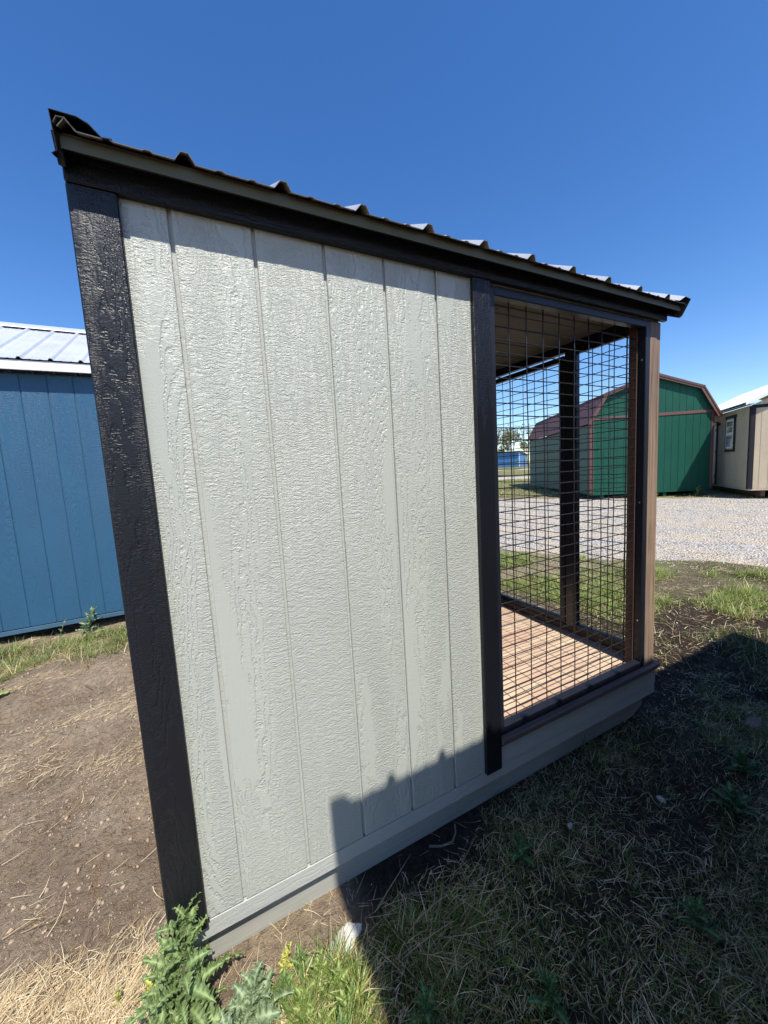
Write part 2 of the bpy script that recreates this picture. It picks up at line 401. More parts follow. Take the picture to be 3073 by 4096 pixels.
def groundmat():
    t = NT('ground_cover'); p = t.n('ShaderNodeNewGeometry').outputs['Position']
    a = t.n('ShaderNodeVertexColor', layer_name='cover'); sp = t.n('ShaderNodeSeparateColor'); t.l(a.outputs[0], sp.inputs[0])
    n1 = t.noise(p, 2.2, 4); n2 = t.noise(p, 42, 6, 0.72); n3 = t.noise(p, 210, 3, 0.65)
    dirt = t.mix(t.ramp(n1, (0.3, 0.0), (0.7, 1.0)), (0.35, 0.255, 0.172), (0.60, 0.47, 0.325))
    dirt = t.mix(t.ramp(n2, (0.38, 0.0), (0.64, 1.0)), t.mix(0.5, dirt, (0.18, 0.13, 0.09)), dirt)
    dirt = t.mix(t.math('MULTIPLY', t.ramp(n3, (0.62, 0.0), (0.74, 1.0)), 0.6), dirt, (0.55, 0.43, 0.32))
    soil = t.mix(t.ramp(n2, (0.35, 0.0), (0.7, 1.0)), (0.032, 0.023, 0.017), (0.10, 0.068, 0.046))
    dirt = t.mix(sp.outputs[2], dirt, soil)  # shade mixed into the dirt colour through the third mask
    tf = t.mix(t.ramp(n2, (0.35, 0.0), (0.65, 1.0)), (0.10, 0.085, 0.045), (0.30, 0.24, 0.15))
    tf = t.mix(t.ramp(t.noise(p, 0.45, 3), (0.42, 0.0), (0.6, 1.0)), tf, (0.20, 0.23, 0.07))
    vo = t.n('ShaderNodeTexVoronoi'); t.l(p, vo.inputs['Vector']); vo.inputs['Scale'].default_value = 38
    sg = t.n('ShaderNodeSeparateColor'); t.l(vo.outputs['Color'], sg.inputs[0])
    gr = t.ramp(sg.outputs[0], (0.0, (0.24, 0.215, 0.18)), (0.35, (0.41, 0.385, 0.345)), (0.75, (0.60, 0.57, 0.51)), (1.0, (0.74, 0.71, 0.66)))
    w_ = t.n('ShaderNodeVectorMath', operation='DOT_PRODUCT'); t.l(p, w_.inputs[0]); w_.inputs[1].default_value = (0.83, 0.557, 0)
    cx = t.n('ShaderNodeCombineXYZ'); t.l(w_.outputs['Value'], cx.inputs[0])
    trk = t.noise(cx.outputs[0], 1.5, 4, 0.6)
    fine = t.mix(t.ramp(t.noise(p, 60, 3), (0.3, 0.0), (0.7, 1.0)), (0.52, 0.43, 0.32), (0.68, 0.585, 0.46))
    gr = t.mix(t.ramp(t.math('ADD', trk, t.math('MULTIPLY', t.math('SUBTRACT', n1, 0.5), 0.5)), (0.42, 0.0), (0.56, 1.0)), gr, fine)
    col = t.mix(sp.outputs[1], dirt, tf)
    gm = t.ramp(t.math('ADD', sp.outputs[0], t.math('MULTIPLY', t.math('SUBTRACT', n2, 0.5), 0.7)), (0.4, 0.0), (0.6, 1.0))
    col = t.mix(gm, col, gr)
    h = t.math('ADD', t.math('MULTIPLY', n2, 1.3), t.math('MULTIPLY', n3, 0.5))
    cr = t.n('ShaderNodeTexVoronoi', feature='DISTANCE_TO_EDGE'); t.l(t.map(p, (1, 1.7, 1), rot=(0, 0, 0.5)), cr.inputs['Vector']); cr.inputs['Scale'].default_value = 17
    crk = t.ramp(t.math('ADD', cr.outputs[0], t.math('MULTIPLY', t.math('SUBTRACT', n2, 0.45), 0.25)), (0.0, 0.0), (0.03, 1.0))
    h = t.math('ADD', h, t.math('MULTIPLY', crk, 0.25))
    hg = t.math('MULTIPLY', vo.outputs['Distance'], 1.2)
    hm = t.mix(gm, h, hg)
    return t.setp(Base_Color=col, Roughness=0.92, Specular_IOR_Level=0.2, Normal=t.bump(hm, 1.0, 0.03))
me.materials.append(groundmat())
g = link('ground', me); g['kind'] = 'structure'

def zg1(x, y): return float(zground(np.array([x]), np.array([y]))[0])

# ------------------------------------------------------------------ the kennel
RK = (0.185, 0.0, -0.20)
K = thing('dog_kennel', 'large putty grey dog kennel with black trim and a caged wire porch', 'kennel', RK)
K_in = K
def kb(name, x0, x1, y0, y1, z0, z1, mat, parent=None, bev=0.002):
    v, f = box_geo(x0-RK[0], x1-RK[0], y0-RK[1], y1-RK[1], z0-RK[2], z1-RK[2], bev)
    return link(name, mesh(name, v, f, mat), parent or K)
class Shift:  # builds in kennel coordinates
    pass
DEPTH = 1.52; XR = 2.64
# siding boards, grooves at 8 in
gx = [0.3877+0.2032*i for i in range(5)]
edges = [0.2823]+gx+[1.3539]
for i in range(6):
    a = edges[i]+(0.0048 if i else -0.012); b = edges[i+1]-(0.0048 if i < 5 else -0.01)
    kb('siding_panel', a, b, 0.0, 0.011, 0.0, 2.03, M['putty'])
kb('sheathing', 0.20, 1.43, 0.0095, 0.02, 0.001, 2.045, M['putty_rim'])
kb('wall_frame', 0.20, 1.43, 0.0205, 0.09, 0.0, 2.045, M['plate'])
# rim board below the siding and the porch
kb('rim_board', 0.195, XR, 0.003, 0.041, -0.064, -0.006, M['putty_rim'])
kb('rim_board', 1.36, XR, 0.0, 0.04, -0.0055, 0.088, M['putty_rim'])
# trim
kb('corner_trim', 0.185, 0.2823, -0.019, -0.0005, -0.004, 1.9915, M['black'], bev=0.003)
kb('corner_trim', 0.1862, 0.1995, 0.0, 0.07, -0.004, 1.9915, M['black'], bev=0.002)
kb('opening_trim', 1.3539, 1.4385, -0.019, -0.0005, -0.003, 1.9915, M['black'], bev=0.003)
kb('fascia_board', 0.1845, 2.633, -0.0225, -0.0005, 1.992, 2.085, M['black_h'], bev=0.003)
# thin siding offcuts showing under the fascia above the cage
for i in range(6):
    a = 1.445+0.2032*i; b = min(a+0.1965, 2.60)
    kb('siding_offcut', a, b, 0.002, 0.012, 1.9855, 2.06, M['skid'], bev=0.001)
kb('header_board', 1.44, 2.62, 0.013, 0.05, 1.9925, 2.06, M['jamb'])
# posts
kb('corner_post', 2.5295, 2.617, 0.0, 0.088, 0.128, 1.9905, M['post'], bev=0.003)
kb('jamb_strip', 2.489, 2.5285, 0.043, 0.086, 0.13, 1.99, M['jamb'], bev=0.002)
kb('opening_post', 1.362, 1.4385, 0.001, 0.09, 0.0, 1.99, M['plate'])
# sill with nose and groove
kb('sill', 1.44, 2.645, -0.024, 0.09, 0.100, 0.1275, M['sill'], bev=0.005)
kb('sill_moulding', 1.44, 2.636, -0.014, 0.06, 0.0885, 0.0995, M['sill'], bev=0.003)
# skids
def skid(y0, y1):
    poly = [(0.17, -0.205), (2.50, -0.205), (2.607, -0.155), (2.607, -0.0645), (0.17, -0.0645)]
    poly = [(a-RK[0], b-RK[2]) for a, b in poly]
    return prism('skid', poly, y0, y1, M['skid'], K)
skid(0.052, 0.14); skid(1.38, 1.47)
kb('floor_joist', 0.2, 2.62, 0.042, 1.50, -0.063, 0.088, M['plate'])
kb('deck_floor', 1.44, 2.598, 0.091, 1.50, 0.0885, 0.125, M['deck'])
# end wall of the porch
kb('end_rim', 2.622, 2.641, 0.042, 1.52, -0.062, 0.088, M['putty_rim'])
kb('bottom_plate', 2.585, 2.622, 0.089, 1.50, 0.1255, 0.165, M['plate'])
kb('end_header', 2.583, 2.622, 0.089, 1.50, 2.003, 2.052, M['black_h'])
kb('end_post', 2.590, 2.622, 0.49, 0.546, 0.1655, 2.0025, M['wire'])
kb('end_post', 2.590, 2.622, 1.415, 1.499, 0.1655, 2.0025, M['black'])
# partition, back wall, left end wall
planks_th = 0.011
kb('partition_wall', 1.4, 1.44, 0.091, 1.50, 0.0885, 2.04, M['jamb'])
for i in range(12):
    a = 0.2+0.2032*i
    kb('siding_panel', a, min(a+0.1945, 2.63), DEPTH-0.011, DEPTH, 0.0, 2.03, M['putty'])
kb('sheathing', 0.2, 2.6, DEPTH-0.02, DEPTH-0.008, 0.0, 2.04, M['putty_rim'])
for i in range(8):
    a = 0.07+0.2032*i
    kb('siding_panel', 0.186, 0.196, a, min(a+0.1945, DEPTH-0.03), 0.0, 2.03, M['putty'])
kb('sheathing', 0.190, 0.1985, 0.071, DEPTH-0.03, 0.001, 2.03, M['putty_rim'])
# ceiling boards
for i in range(8):
    a = 0.052+0.2032*i
    kb('ceiling_panel', 1.445, 2.615, a, min(a+0.188, 1.5), 2.0535, 2.065, M['ceil'])
kb('ceiling_backing', 1.445, 2.61, 0.055, 1.5, 2.0585, 2.072, M['ceil'])
# gable triangles
PITCH = R(29)
sp_, cp_ = math.sin(PITCH), math.cos(PITCH)
z_e = 2.0535; y_e = -0.089
ridge_y = DEPTH/2; ridge_s = (ridge_y-y_e)/cp_; z_r = z_e + ridge_s*sp_
for xx in (0.19, 2.60):
    poly = [(0.0, 2.067), (DEPTH, 2.067), (ridge_y, 2.067+ridge_y*math.tan(PITCH)-0.03)]
    prism('gable_panel', [(a-RK[1], b-RK[2]) for a, b in poly], xx-RK[0], xx+0.02-RK[0], M['putty'], K, axis='x')
# roof: deck, sheets, edge metal
def RP(y, z): return Vector((-RK[0], y-RK[1], z-RK[2]))
sd_f = Vector((0, cp_, sp_)); nd_f = Vector((0, -sp_, cp_))
sd_b = Vector((0, -cp_, sp_)); nd_b = Vector((0, sp_, cp_))
pe = RP(y_e, z_e); pb = RP(DEPTH-y_e, z_e)
for p_, sd_, nd_ in ((pe, sd_f, nd_f), (pb, sd_b, nd_b)):
    first = 0.4335
    for xa, xb in ((0.197, 0.98), (0.9801, 1.894), (1.8941, 2.668)):
        strip_sheet('roof_sheet', rib_profile(xa, xb, first), p_, sd_, nd_, 0, ridge_s, M['roofgrey'], K, under=M['sheetund'], th=0.0016)
    strip_sheet('roof_deck', [(0.20, -0.006), (2.63, -0.006)], p_, sd_, nd_, 0.024, ridge_s-0.01, M['plate'], K, th=0.012)
strip_sheet('ridge_cap', [(-0.16, -0.07), (0.0, 0.015), (0.16, -0.07)], RP(ridge_y, z_r+0.01), Vector((1, 0, 0)), Vector((0, 0, 1)), 0.19, 2.675, M['roofgrey'], K, xdir=Vector((0, 1, 0)))
# bronze drip edge under the sheet ends, seen as a broad olive band
strip_sheet('drip_edge', [(-0.0, 0.0245), (-0.0, 0.0)], RP(-0.067, 2.0265), Vector((1, 0, 0)), Vector((0, 0, 1)), 0.196, 2.655, M['bronze'], K, xdir=Vector((0, 1, 0)))
kb('soffit_strip', 0.196, 2.655, -0.0655, -0.0235, 2.052, 2.0565, M['darkcap'], bev=0)
# rake trims
LT = [(0.183, -0.052), (0.178, -0.047), (0.1885, -0.040), (0.1895, 0.023), (0.235, 0.0235), (0.254, 0.0175), (0.2735, 0.0015), (0.292, 0.003)]
RT = [(2.664, -0.062), (2.672, -0.056), (2.6745, -0.05), (2.6735, 0.0235), (2.620, 0.0265), (2.590, 0.004), (2.575, 0.0035)]
for p_, sd_, nd_ in ((pe, sd_f, nd_f), (pb, sd_b, nd_b)):
    strip_sheet('rake_trim', LT, p_, sd_, nd_, -0.004, ridge_s, M['darkcap'], K, th=0.0014)
    strip_sheet('rake_trim', RT, p_, sd_, nd_, -0.004, ridge_s, M['darkcap'], K, th=0.0014, under=M['roofgrey'])
    strip_sheet('rake_board', [(0.1835, -0.008), (0.1965, -0.008)], p_, sd_, nd_, 0.012, ridge_s-0.01, M['black_h'], K, th=0.055)
    strip_sheet('rake_board', [(2.632, -0.008), (2.662, -0.008)], p_, sd_, nd_, 0.03, ridge_s-0.01, M['black_h'], K, th=0.05)
# eave closure left end rib seen under the rake cap
strip_sheet('sheet_end_rib', [(0.1915, 0.004), (0.199, 0.0155), (0.212, 0.0165), (0.218, 0.010), (0.232, -0.001), (0.25, -0.001)], pe, sd_f, nd_f, -0.002, 0.3, M['sheetund'], K, th=0.0014)

# --- cage panels: frame + wires as sub-parts
def wire_mesh(L, r=0.0025, wob=0.002, seed=0):
    rn = random.Random(seed); n = 10; V = []; F = []
    pts = [(rn.uniform(-wob, wob) if 0 < i < n else 0, rn.uniform(-wob, wob) if 0 < i < n else 0, L*i/n) for i in range(n+1)]
    for (a, b, c) in pts:
        for k in range(6):
            an = k*math.pi/3; V.append((a+r*math.cos(an), b+r*math.sin(an), c))
    for i in range(n):
        for k in range(6):
            F.append((i*6+k, i*6+(k+1) % 6, (i+1)*6+(k+1) % 6, (i+1)*6+k))
    F.append(tuple(range(5, -1, -1))); F.append(tuple(n*6+k for k in range(6)))
    return mesh('wire', V, F, M['wire'], True)
def panel(root, name, u0, u1, z0, z1, us, zs, depth0, fw=0.037, fd=0.038, axis='x', wireoff=0.045, top=True):
    """steel tube frame with welded wire; axis 'x': spans x at depth y ; 'y': spans y at depth x"""
    def bx(a0, a1, b0, b1):
        if axis == 'x': return box_geo(a0-RK[0], a1-RK[0], depth0, depth0+fd, b0-RK[2], b1-RK[2], 0.003)
        return box_geo(depth0-RK[0], depth0+fd-RK[0], a0, a1, b0-RK[2], b1-RK[2], 0.003)
    v, f = merge(bx(u0, u0+fw, z0, z1), bx(u1-fw, u1, z0, z1), bx(u0+fw, u1-fw, z0, z0+fw), bx(u0+fw, u1-fw, z1-fw, z1))
    p = link(name, mesh(name, v, f, M['steel']), root)
    Lz = z1-z0-0.016; Lu = u1-u0-0.016
    wz = [wire_mesh(Lz, seed=s) for s in range(3)]; wu = [wire_mesh(Lu, seed=10+s) for s in range(3)]
    for i, u in enumerate(us):
        if axis == 'x': link('wire', wz[i % 3], p, (u-RK[0], wireoff, z0+0.008-RK[2]), (0, 0, i))
        else: link('wire', wz[i % 3], p, (wireoff-RK[0], u, z0+0.008-RK[2]), (0, 0, i))
    for i, z in enumerate(zs):
        if axis == 'x': link('wire', wu[i % 3], p, (u0+0.008-RK[0], wireoff+0.005, z-RK[2]), (0, R(90), 0))
        else: link('wire', wu[i % 3], p, (wireoff-0.005-RK[0], u0+0.008, z-RK[2]), (R(-90), 0, 0))
    return p
near = panel(K, 'wire_panel', 1.4392, 2.5288, 0.1285, 1.9912, [1.591+0.1016*k for k in range(9)], [1.965-0.0508*k for k in range(36)], 0.0015)
panel(K, 'wire_panel', 0.0895, 0.489, 0.166, 2.0025, [0.151+0.1016*k for k in range(3)], [1.972-0.0508*k for k in range(36)], 2.583, fw=0.030, fd=0.036, axis='y', wireoff=2.590)
panel(K, 'wire_door', 0.549, 1.41, 0.175, 1.985, [0.685+0.1032*k for k in range(7)], [1.93-0.0508*k for k in range(34)], 2.583, fw=0.034, fd=0.036, axis='y', wireoff=2.590)
sv, sf = box_geo(-0.0015, 0.0, -0.004, 0.004, -0.004, 0.004, 0.001)
sc = mesh('screw', sv, sf, M['screw'])
for z in (1.80, 1.06, 0.40): link('screw', sc, near, (2.4915-RK[0], 0.021, z-RK[2]))

# ------------------------------------------------------------------ blue shed behind, left
BX0, BX1, BY, BZ = -3.35, 0.95, 3.62, -0.022
B = thing('blue_shed', 'long blue shed with a ribbed white metal roof, behind the kennel at the left edge', 'shed', (BX0, BY, -0.17))
def bb(name, x0, x1, y0, y1, z0, z1, mat, bev=0.002, parent=None):
    v, f = box_geo(x0-BX0, x1-BX0, y0-BY, y1-BY, z0+0.17, z1+0.17, bev); return link(name, mesh(name, v, f, mat), parent or B)
cache = {}
gxs = [BX0] + [-0.84+0.2032*k for k in range(-12, 9)] + [BX1]
for a, b in zip(gxs[:-1], gxs[1:]):
    if b-a > 0.02: bb('siding_panel', a+0.0045, b-0.0045, BY, BY+0.011, BZ, 2.42, M['blue'])
bb('sheathing', BX0, BX1, BY+0.007, BY+0.03, BZ+0.001, 2.43, M['blue'])
bb('rim_board', BX0, BX1, BY+0.002, BY+0.04, BZ-0.052, BZ-0.008, M['bluerim'])
bb('side_wall', BX0, BX0+0.02, BY+0.031, BY+2.40, BZ, 2.43, M['blue'])
bb('side_wall', BX1-0.02, BX1, BY+0.031, BY+2.40, BZ, 2.43, M['blue'])
bb('back_wall', BX0, BX1, BY+2.401, BY+2.42, BZ, 2.43, M['blue'])
bb('floor_deck', BX0, BX1, BY+0.041, BY+2.40, BZ-0.05, BZ, M['plate'])
for yy in (0.55, 1.1, 1.9): bb('skid', BX0+0.1, BX1-0.1, BY+yy, BY+yy+0.09, -0.19, BZ-0.051, M['bluerim'])
bb('fascia_board', BX0-0.05, BX1+0.05, BY-0.112, BY-0.092, 2.438, 2.525, M['whitetrim'])
bb('soffit', BX0, BX1, BY-0.0915, BY-0.001, 2.50, 2.512, M['whitetrim'])
ps = R(28.5); ss = Vector((0, math.cos(ps), math.sin(ps))); sn = Vector((0, -math.sin(ps), math.cos(ps)))
ss2 = Vector((0, -math.cos(ps), math.sin(ps))); sn2 = Vector((0, math.sin(ps), math.cos(ps)))
bl = 1.34/math.cos(ps)
prof = rib_profile(-0.05, BX1-BX0+0.05, 0.05+0.03, h=0.019)
o_e = Vector((0, -0.125, 2.535+0.17))
strip_sheet('roof_sheet', prof, o_e, ss, sn, 0, bl, M['galv'], B, th=0.0016)
strip_sheet('roof_sheet', prof, o_e+Vector((0, 2*1.34, 0)), ss2, sn2, 0, bl, M['galv'], B, th=0.0016)
rz = o_e.z + bl*math.sin(ps)
strip_sheet('ridge_cap', [(-0.17, -0.065), (-0.165, -0.056), (0, 0.034), (0.165, -0.056), (0.17, -0.065)], Vector((0, -0.125+1.34, rz)), Vector((1, 0, 0)), Vector((0, 0, 1)), -0.06, BX1-BX0+0.06, M['galv'], B, xdir=Vector((0, 1, 0)))
for xx in (0.0, BX1-BX0-0.02):
    prism('gable_panel', [(0.02, 2.60), (2.40, 2.60), (1.215, 2.60+1.19*math.tan(ps))], xx, xx+0.02, M['blue'], B, axis='x')

# ------------------------------------------------------------------ green gambrel barn
GC = (11.93, 6.716, -0.02); GA = math.atan2(-0.552, 0.834)
G = thing('green_barn', 'green gambrel barn shed with brown metal roof and brown trim, beyond the gravel road', 'barn', GC, GA)
def gb(name, x0, x1, y0, y1, z0, z1, mat, bev=0.003, parent=None):
    v, f = box_geo(x0, x1, y0, y1, z0-GC[2], z1-GC[2], bev); return link(name, mesh(name, v, f, mat), parent or G)
GW, GL = 3.65, 7.3; zb = 0.204; zband = 2.58
zk, kx, zr_ = 3.37, 0.40, 3.87; ze = 2.50
planks(G, 0.085, GW-0.085, zb-GC[2], zband-GC[2], 0.0, 0.012, M['green'], 0.2032)
gpoly = [(0.03, zband+0.09), (GW-0.03, zband+0.09), (GW-kx+0.02, zk-0.03), (GW/2, zr_-0.03), (kx-0.02, zk-0.03)]
gpoly = [(a, b-GC[2]) for a, b in gpoly]
planks(G, 0.03, GW-0.03, 0, 0, 0.0, 0.012, M['green'], 0.2032, clip=gpoly)
prism('sheathing', [(0.0, zb-GC[2]), (GW, zb-GC[2])]+[(a+(0.02 if a < 1 else (-0.02 if a > 2.6 else 0)), b-0.01) for a, b in gpoly[1:]]+[(0.0, zband-GC[2])], 0.0075, 0.03, M['green'], G)
gb('band_board', 0.0, GW, -0.02, -0.001, zband+0.001, zband+0.089, M['brown'])
gb('corner_trim', 0.0, 0.084, -0.02, -0.001, zb, zband, M['brown'])
gb('corner_trim', GW-0.084, GW, -0.02, -0.001, zb, zband, M['brown'])
gb('corner_trim', -0.022, -0.001, -0.02, 0.07, zb, zband, M['brown'])
def sidemat():
    t = NT('green_side_siding'); c = t.objco(False)
    s = t.n('ShaderNodeSeparateXYZ'); t.l(c, s.inputs[0])
    fr = t.math('FRACT', t.math('DIVIDE', s.outputs[1], 0.2032)); gr_ = t.ramp(fr, (0.0, 0.0), (0.03, 1.0), (0.97, 1.0), (1.0, 0.0))
    n_ = t.noise(t.map(c, (40, 40, 4)), 1, 3)
    return t.setp(Base_Color=t.mix(n_, (0.035, 0.085, 0.062), (0.05, 0.105, 0.08)), Roughness=0.6, Normal=t.bump(gr_, 0.8, 0.006))
M['greenside'] = sidemat()
gb('side_wall', 0.0, 0.02, 0.031, GL, zb, 2.47, M['greenside'])
gb('side_wall', GW-0.02, GW, 0.031, GL, zb, 2.47, M['greenside'])
gb('back_wall', 0.021, GW-0.021, GL-0.02, GL, zb, zband, M['green'])
prism('back_gable', gpoly, GL-0.02, GL, M['green'], G)
gb('rim_board', 0.0, GW, 0.0, 0.03, zb-0.06, zb-0.005, M['green'])
gb('floor_deck', 0.02, GW-0.02, 0.035, GL-0.02, zb-0.05, zb, M['green'])
for xx in (0.35, 1.30, 2.25, 3.2): gb('skid', xx, xx+0.1, 0.05, GL-0.1, -0.06, zb-0.0605, M['green'])
def slope(x0, z0, x1, z1, root, y0, y1, mat, nm='roof_sheet', up=0.0, C=GC, pitch=0.2286, h=0.018):
    d = Vector((x1-x0, 0, z1-z0)); L = d.length; d.normalize()
    n = Vector((-d.z, 0, d.x));
    if n.z < 0: n = -n
    pr = rib_profile(y0, y1, y0+0.02, pitch, h)
    return strip_sheet(nm, pr, Vector((x0, 0, z0-C[2]))+n*up, d, n, 0, L, mat, root, xdir=Vector((0, 1, 0)), th=0.004)
ov = 0.14
for sgn in (0, 1):
    X_ = (lambda a: a) if sgn == 0 else (lambda a: GW-a)
    slope(X_(-0.11), ze-0.03, X_(kx), zk+0.01, G, -ov, GL+ov, M['brownroof'])
    slope(X_(kx-0.03), zk-0.015, X_(GW/2), zr_+0.02, G, -ov, GL+ov, M['brownroof'], up=0.018)
    # rake boards and metal edge
    for (a, b, c, d, nm) in ((-0.11, ze-0.03, kx, zk, 'l'), (kx, zk, GW/2, zr_, 'u')):
        dd = Vector((c-a, d-b)); dd.normalize(); nn = Vector((dd.y, -dd.x))
        if nm == 'l' or True:
            P1 = [(a, b), (c, d), (c+nn.x*0.085, d+nn.y*0.085), (a+nn.x*0.085, b+nn.y*0.085)]
            if nm == 'l': P1 = [(a, b), (c, d), (c+0.075, d-0.055), (a+nn.x*0.085, b+nn.y*0.085)]
            else: P1 = [(a, b), (c, d), (c, d-0.09), (a+0.075, b-0.055)]
            prism('rake_board', [(X_(x), z-GC[2]) for x, z in P1], -ov+0.012, -ov+0.032, M['brown'], G)
            P2 = [(a, b+0.006), (c, d+0.006), (c+nn.x*-0.028, d+0.028), (a-0.012, b+0.02)]
            P2b = [(x, z) for x, z in P2]
            prism('rake_trim', [(X_(x), z-GC[2]) for x, z in ([(a, b-0.028), (c, d-0.028), (c, d+0.045), (a-0.02, b+0.03)])], -ov-0.006, -ov+0.010, M['brownroof'], G)
strip_sheet('ridge_cap', [(-0.15, -0.04), (0, 0.02), (0.15, -0.04)], Vector((GW/2, 0, zr_+0.045-GC[2])), Vector((0, 1, 0)), Vector((0, 0, 1)), -ov, GL+ov, M['brownroof'], G, th=0.004)

# ------------------------------------------------------------------ tan shed
TK_ = 0.8957; TC = (14.087, 3.53, -0.05); TA = math.atan2(-0.788, 0.616)
def tzf(v): return 1.3+(v-1.3)*TK_
T = thing('tan_shed', 'tan shed with dark trim, white roof and one small window beside the green barn', 'shed', TC, TA)
def tb(name, x0, x1, y0, y1, z0, z1, mat, bev=0.003, parent=None):
    v, f = box_geo(x0*TK_, x1*TK_, y0*TK_, y1*TK_, tzf(z0)-TC[2], tzf(z1)-TC[2], bev); return link(name, mesh(name, v, f, mat), parent or T)
TW, TL = 3.65, 6.0; tz = 0.13; tt = 2.60
TWk = TW*TK_
planks(T, 0.09, TWk-0.09, tzf(tz)-TC[2], tzf(tt)-TC[2], 0.0, 0.012, M['tan'], 0.211, pitch=0.182)
tp = R(25.5)
tgp = [(0.02, tzf(2.705)), (TWk-0.02, tzf(2.705)), (TWk/2, tzf(2.705)+(TWk/2-0.02)*math.tan(tp)-0.03)]
planks(T, 0.02, TWk-0.02, 0, 0, 0.0, 0.012, M['tan'], 0.211, pitch=0.182, clip=[(a, b-TC[2]) for a, b in tgp])
tb('sheathing', 0.0, TW, 0.0075, 0.03, tz, 2.69, M['tan'])
tb('corner_trim', 0.0, 0.099, -0.02, -0.001, tz, tt, M['charcoal'])
tb('corner_trim', -0.022, -0.001, -0.02, 0.08, tz, 2.66, M['charcoal'])
tb('corner_trim', TW-0.099, TW, -0.02, -0.001, tz, tt, M['charcoal'])
tb('band_board', 0.0, TW, -0.02, -0.001, tt+0.001, 2.70, M['charcoal'])
# window side wall: grooved planks running along y, facing -x
v, f = box_geo(0, 0.012, 0, 0.174, 0, tzf(2.70)-tzf(tz), 0.002); pm = mesh('siding_panel', v, f, M['tan'])
for k in range(29): link('siding_panel', pm, T, (0.0, 0.076+0.182*k, tzf(tz)-TC[2]))
tb('side_sheathing', 0.0075, 0.03, 0.03, TL, tz, 2.69, M['tan'])
tb('side_wall', TW-0.02, TW, 0.031, TL, tz, 2.69, M['tan'])
tb('back_wall', 0.031, TW-0.021, TL-0.02, TL, tz, 2.69, M['tan'])
tb('rim_board', 0.0, TW, 0.0, 0.03, tz-0.05, tz-0.006, M['tan'])
tb('rim_board', 0.0, 0.03, 0.031, TL, tz-0.05, tz-0.006, M['tan'])
tb('floor_deck', 0.03, TW-0.02, 0.035, TL-0.02, tz-0.05, tz, M['tan'])
for xx in (0.35, 1.6, 3.0): tb('skid', xx, xx+0.1, 0.12, TL-0.1, -0.12, tz-0.051, M['plate'])
to_ = 0.20
zE = 2.79; zEk = 2.615
for sgn in (0, 1):
    X_ = (lambda a: a) if sgn == 0 else (lambda a: TW-a)
    X2 = (lambda a: a) if sgn == 0 else (lambda a: TWk-a)
    slope(X2(-0.19), zEk, X2(TWk/2), zEk+(TWk/2+0.19)*math.tan(tp), T, -to_, TL*TK_+to_, M['whiteroof'], C=TC)
    tb('eave_board', *( (-0.205, -0.19) if sgn == 0 else (TW+0.19, TW+0.205)), -to_+0.02, TL+to_, zE-0.075, zE-0.006, M['charcoal'])
    a, b, c, d = -0.19, zEk, TWk/2, zEk+(TWk/2+0.19)*math.tan(tp)
    prism('rake_trim', [(X2(x), z-TC[2]) for x, z in ((a, b-0.07), (c, d-0.07), (c, d+0.025), (a-0.01, b+0.025))], -to_-0.01, -to_+0.006, M['whiteroof'], T)
tb('soffit', -0.149, -0.001, -to_+0.02, TL, 2.715, 2.725, M['charcoal'])
# window
WN = tb('window', -0.026, -0.003, 1.22, 1.80, 1.44, 2.41, M['whitetrim'])
tb('pane', -0.0285, -0.0265, 1.27, 1.505, 1.98, 2.35, M['glass'], 0, WN); tb('pane', -0.0285, -0.0265, 1.52, 1.75, 1.98, 2.35, M['glass'], 0, WN)
tb('muntin', -0.032, -0.029, 1.27, 1.75, 2.155, 2.17, M['whitetrim'], 0, WN)
tb('pane', -0.0285, -0.0265, 1.27, 1.75, 1.49, 1.90, M['glass'], 0, WN)
tb('window_trim', -0.022, -0.001, 1.06, 1.215, 1.40, 2.45, M['charcoal']); tb('window_trim', -0.022, -0.001, 1.806, 1.86, 1.40, 2.45, M['charcoal'])
tb('window_trim', -0.03, -0.001, 1.02, 1.90, 2.451, 2.54, M['charcoal']); tb('window_trim', -0.035, -0.001, 1.06, 1.86, 1.32, 1.399, M['charcoal'])
DR = tb('door', -0.015, -0.001, 2.72, 3.6, tz+0.05, 2.36, M['whitetrim'])
for z in (0.4, 1.3, 2.1): tb('hinge', -0.020, -0.0155, 2.74, 2.78, z, z+0.1, M['charcoal'], 0.001, DR)
tb('door_trim', -0.022, -0.001, 2.60, 2.715, tz, 2.365, M['charcoal']); tb('door_trim', -0.022, -0.001, 2.55, 3.65, 2.366, 2.45, M['charcoal'])
LT_ = tb('wall_light', -0.09, -0.002, 2.38, 2.50, 2.30, 2.38, M['charcoal']); tb('lamp_glass', -0.16, -0.091, 2.44, 2.56, 2.31, 2.40, M['whitetrim'], 0.02, LT_)

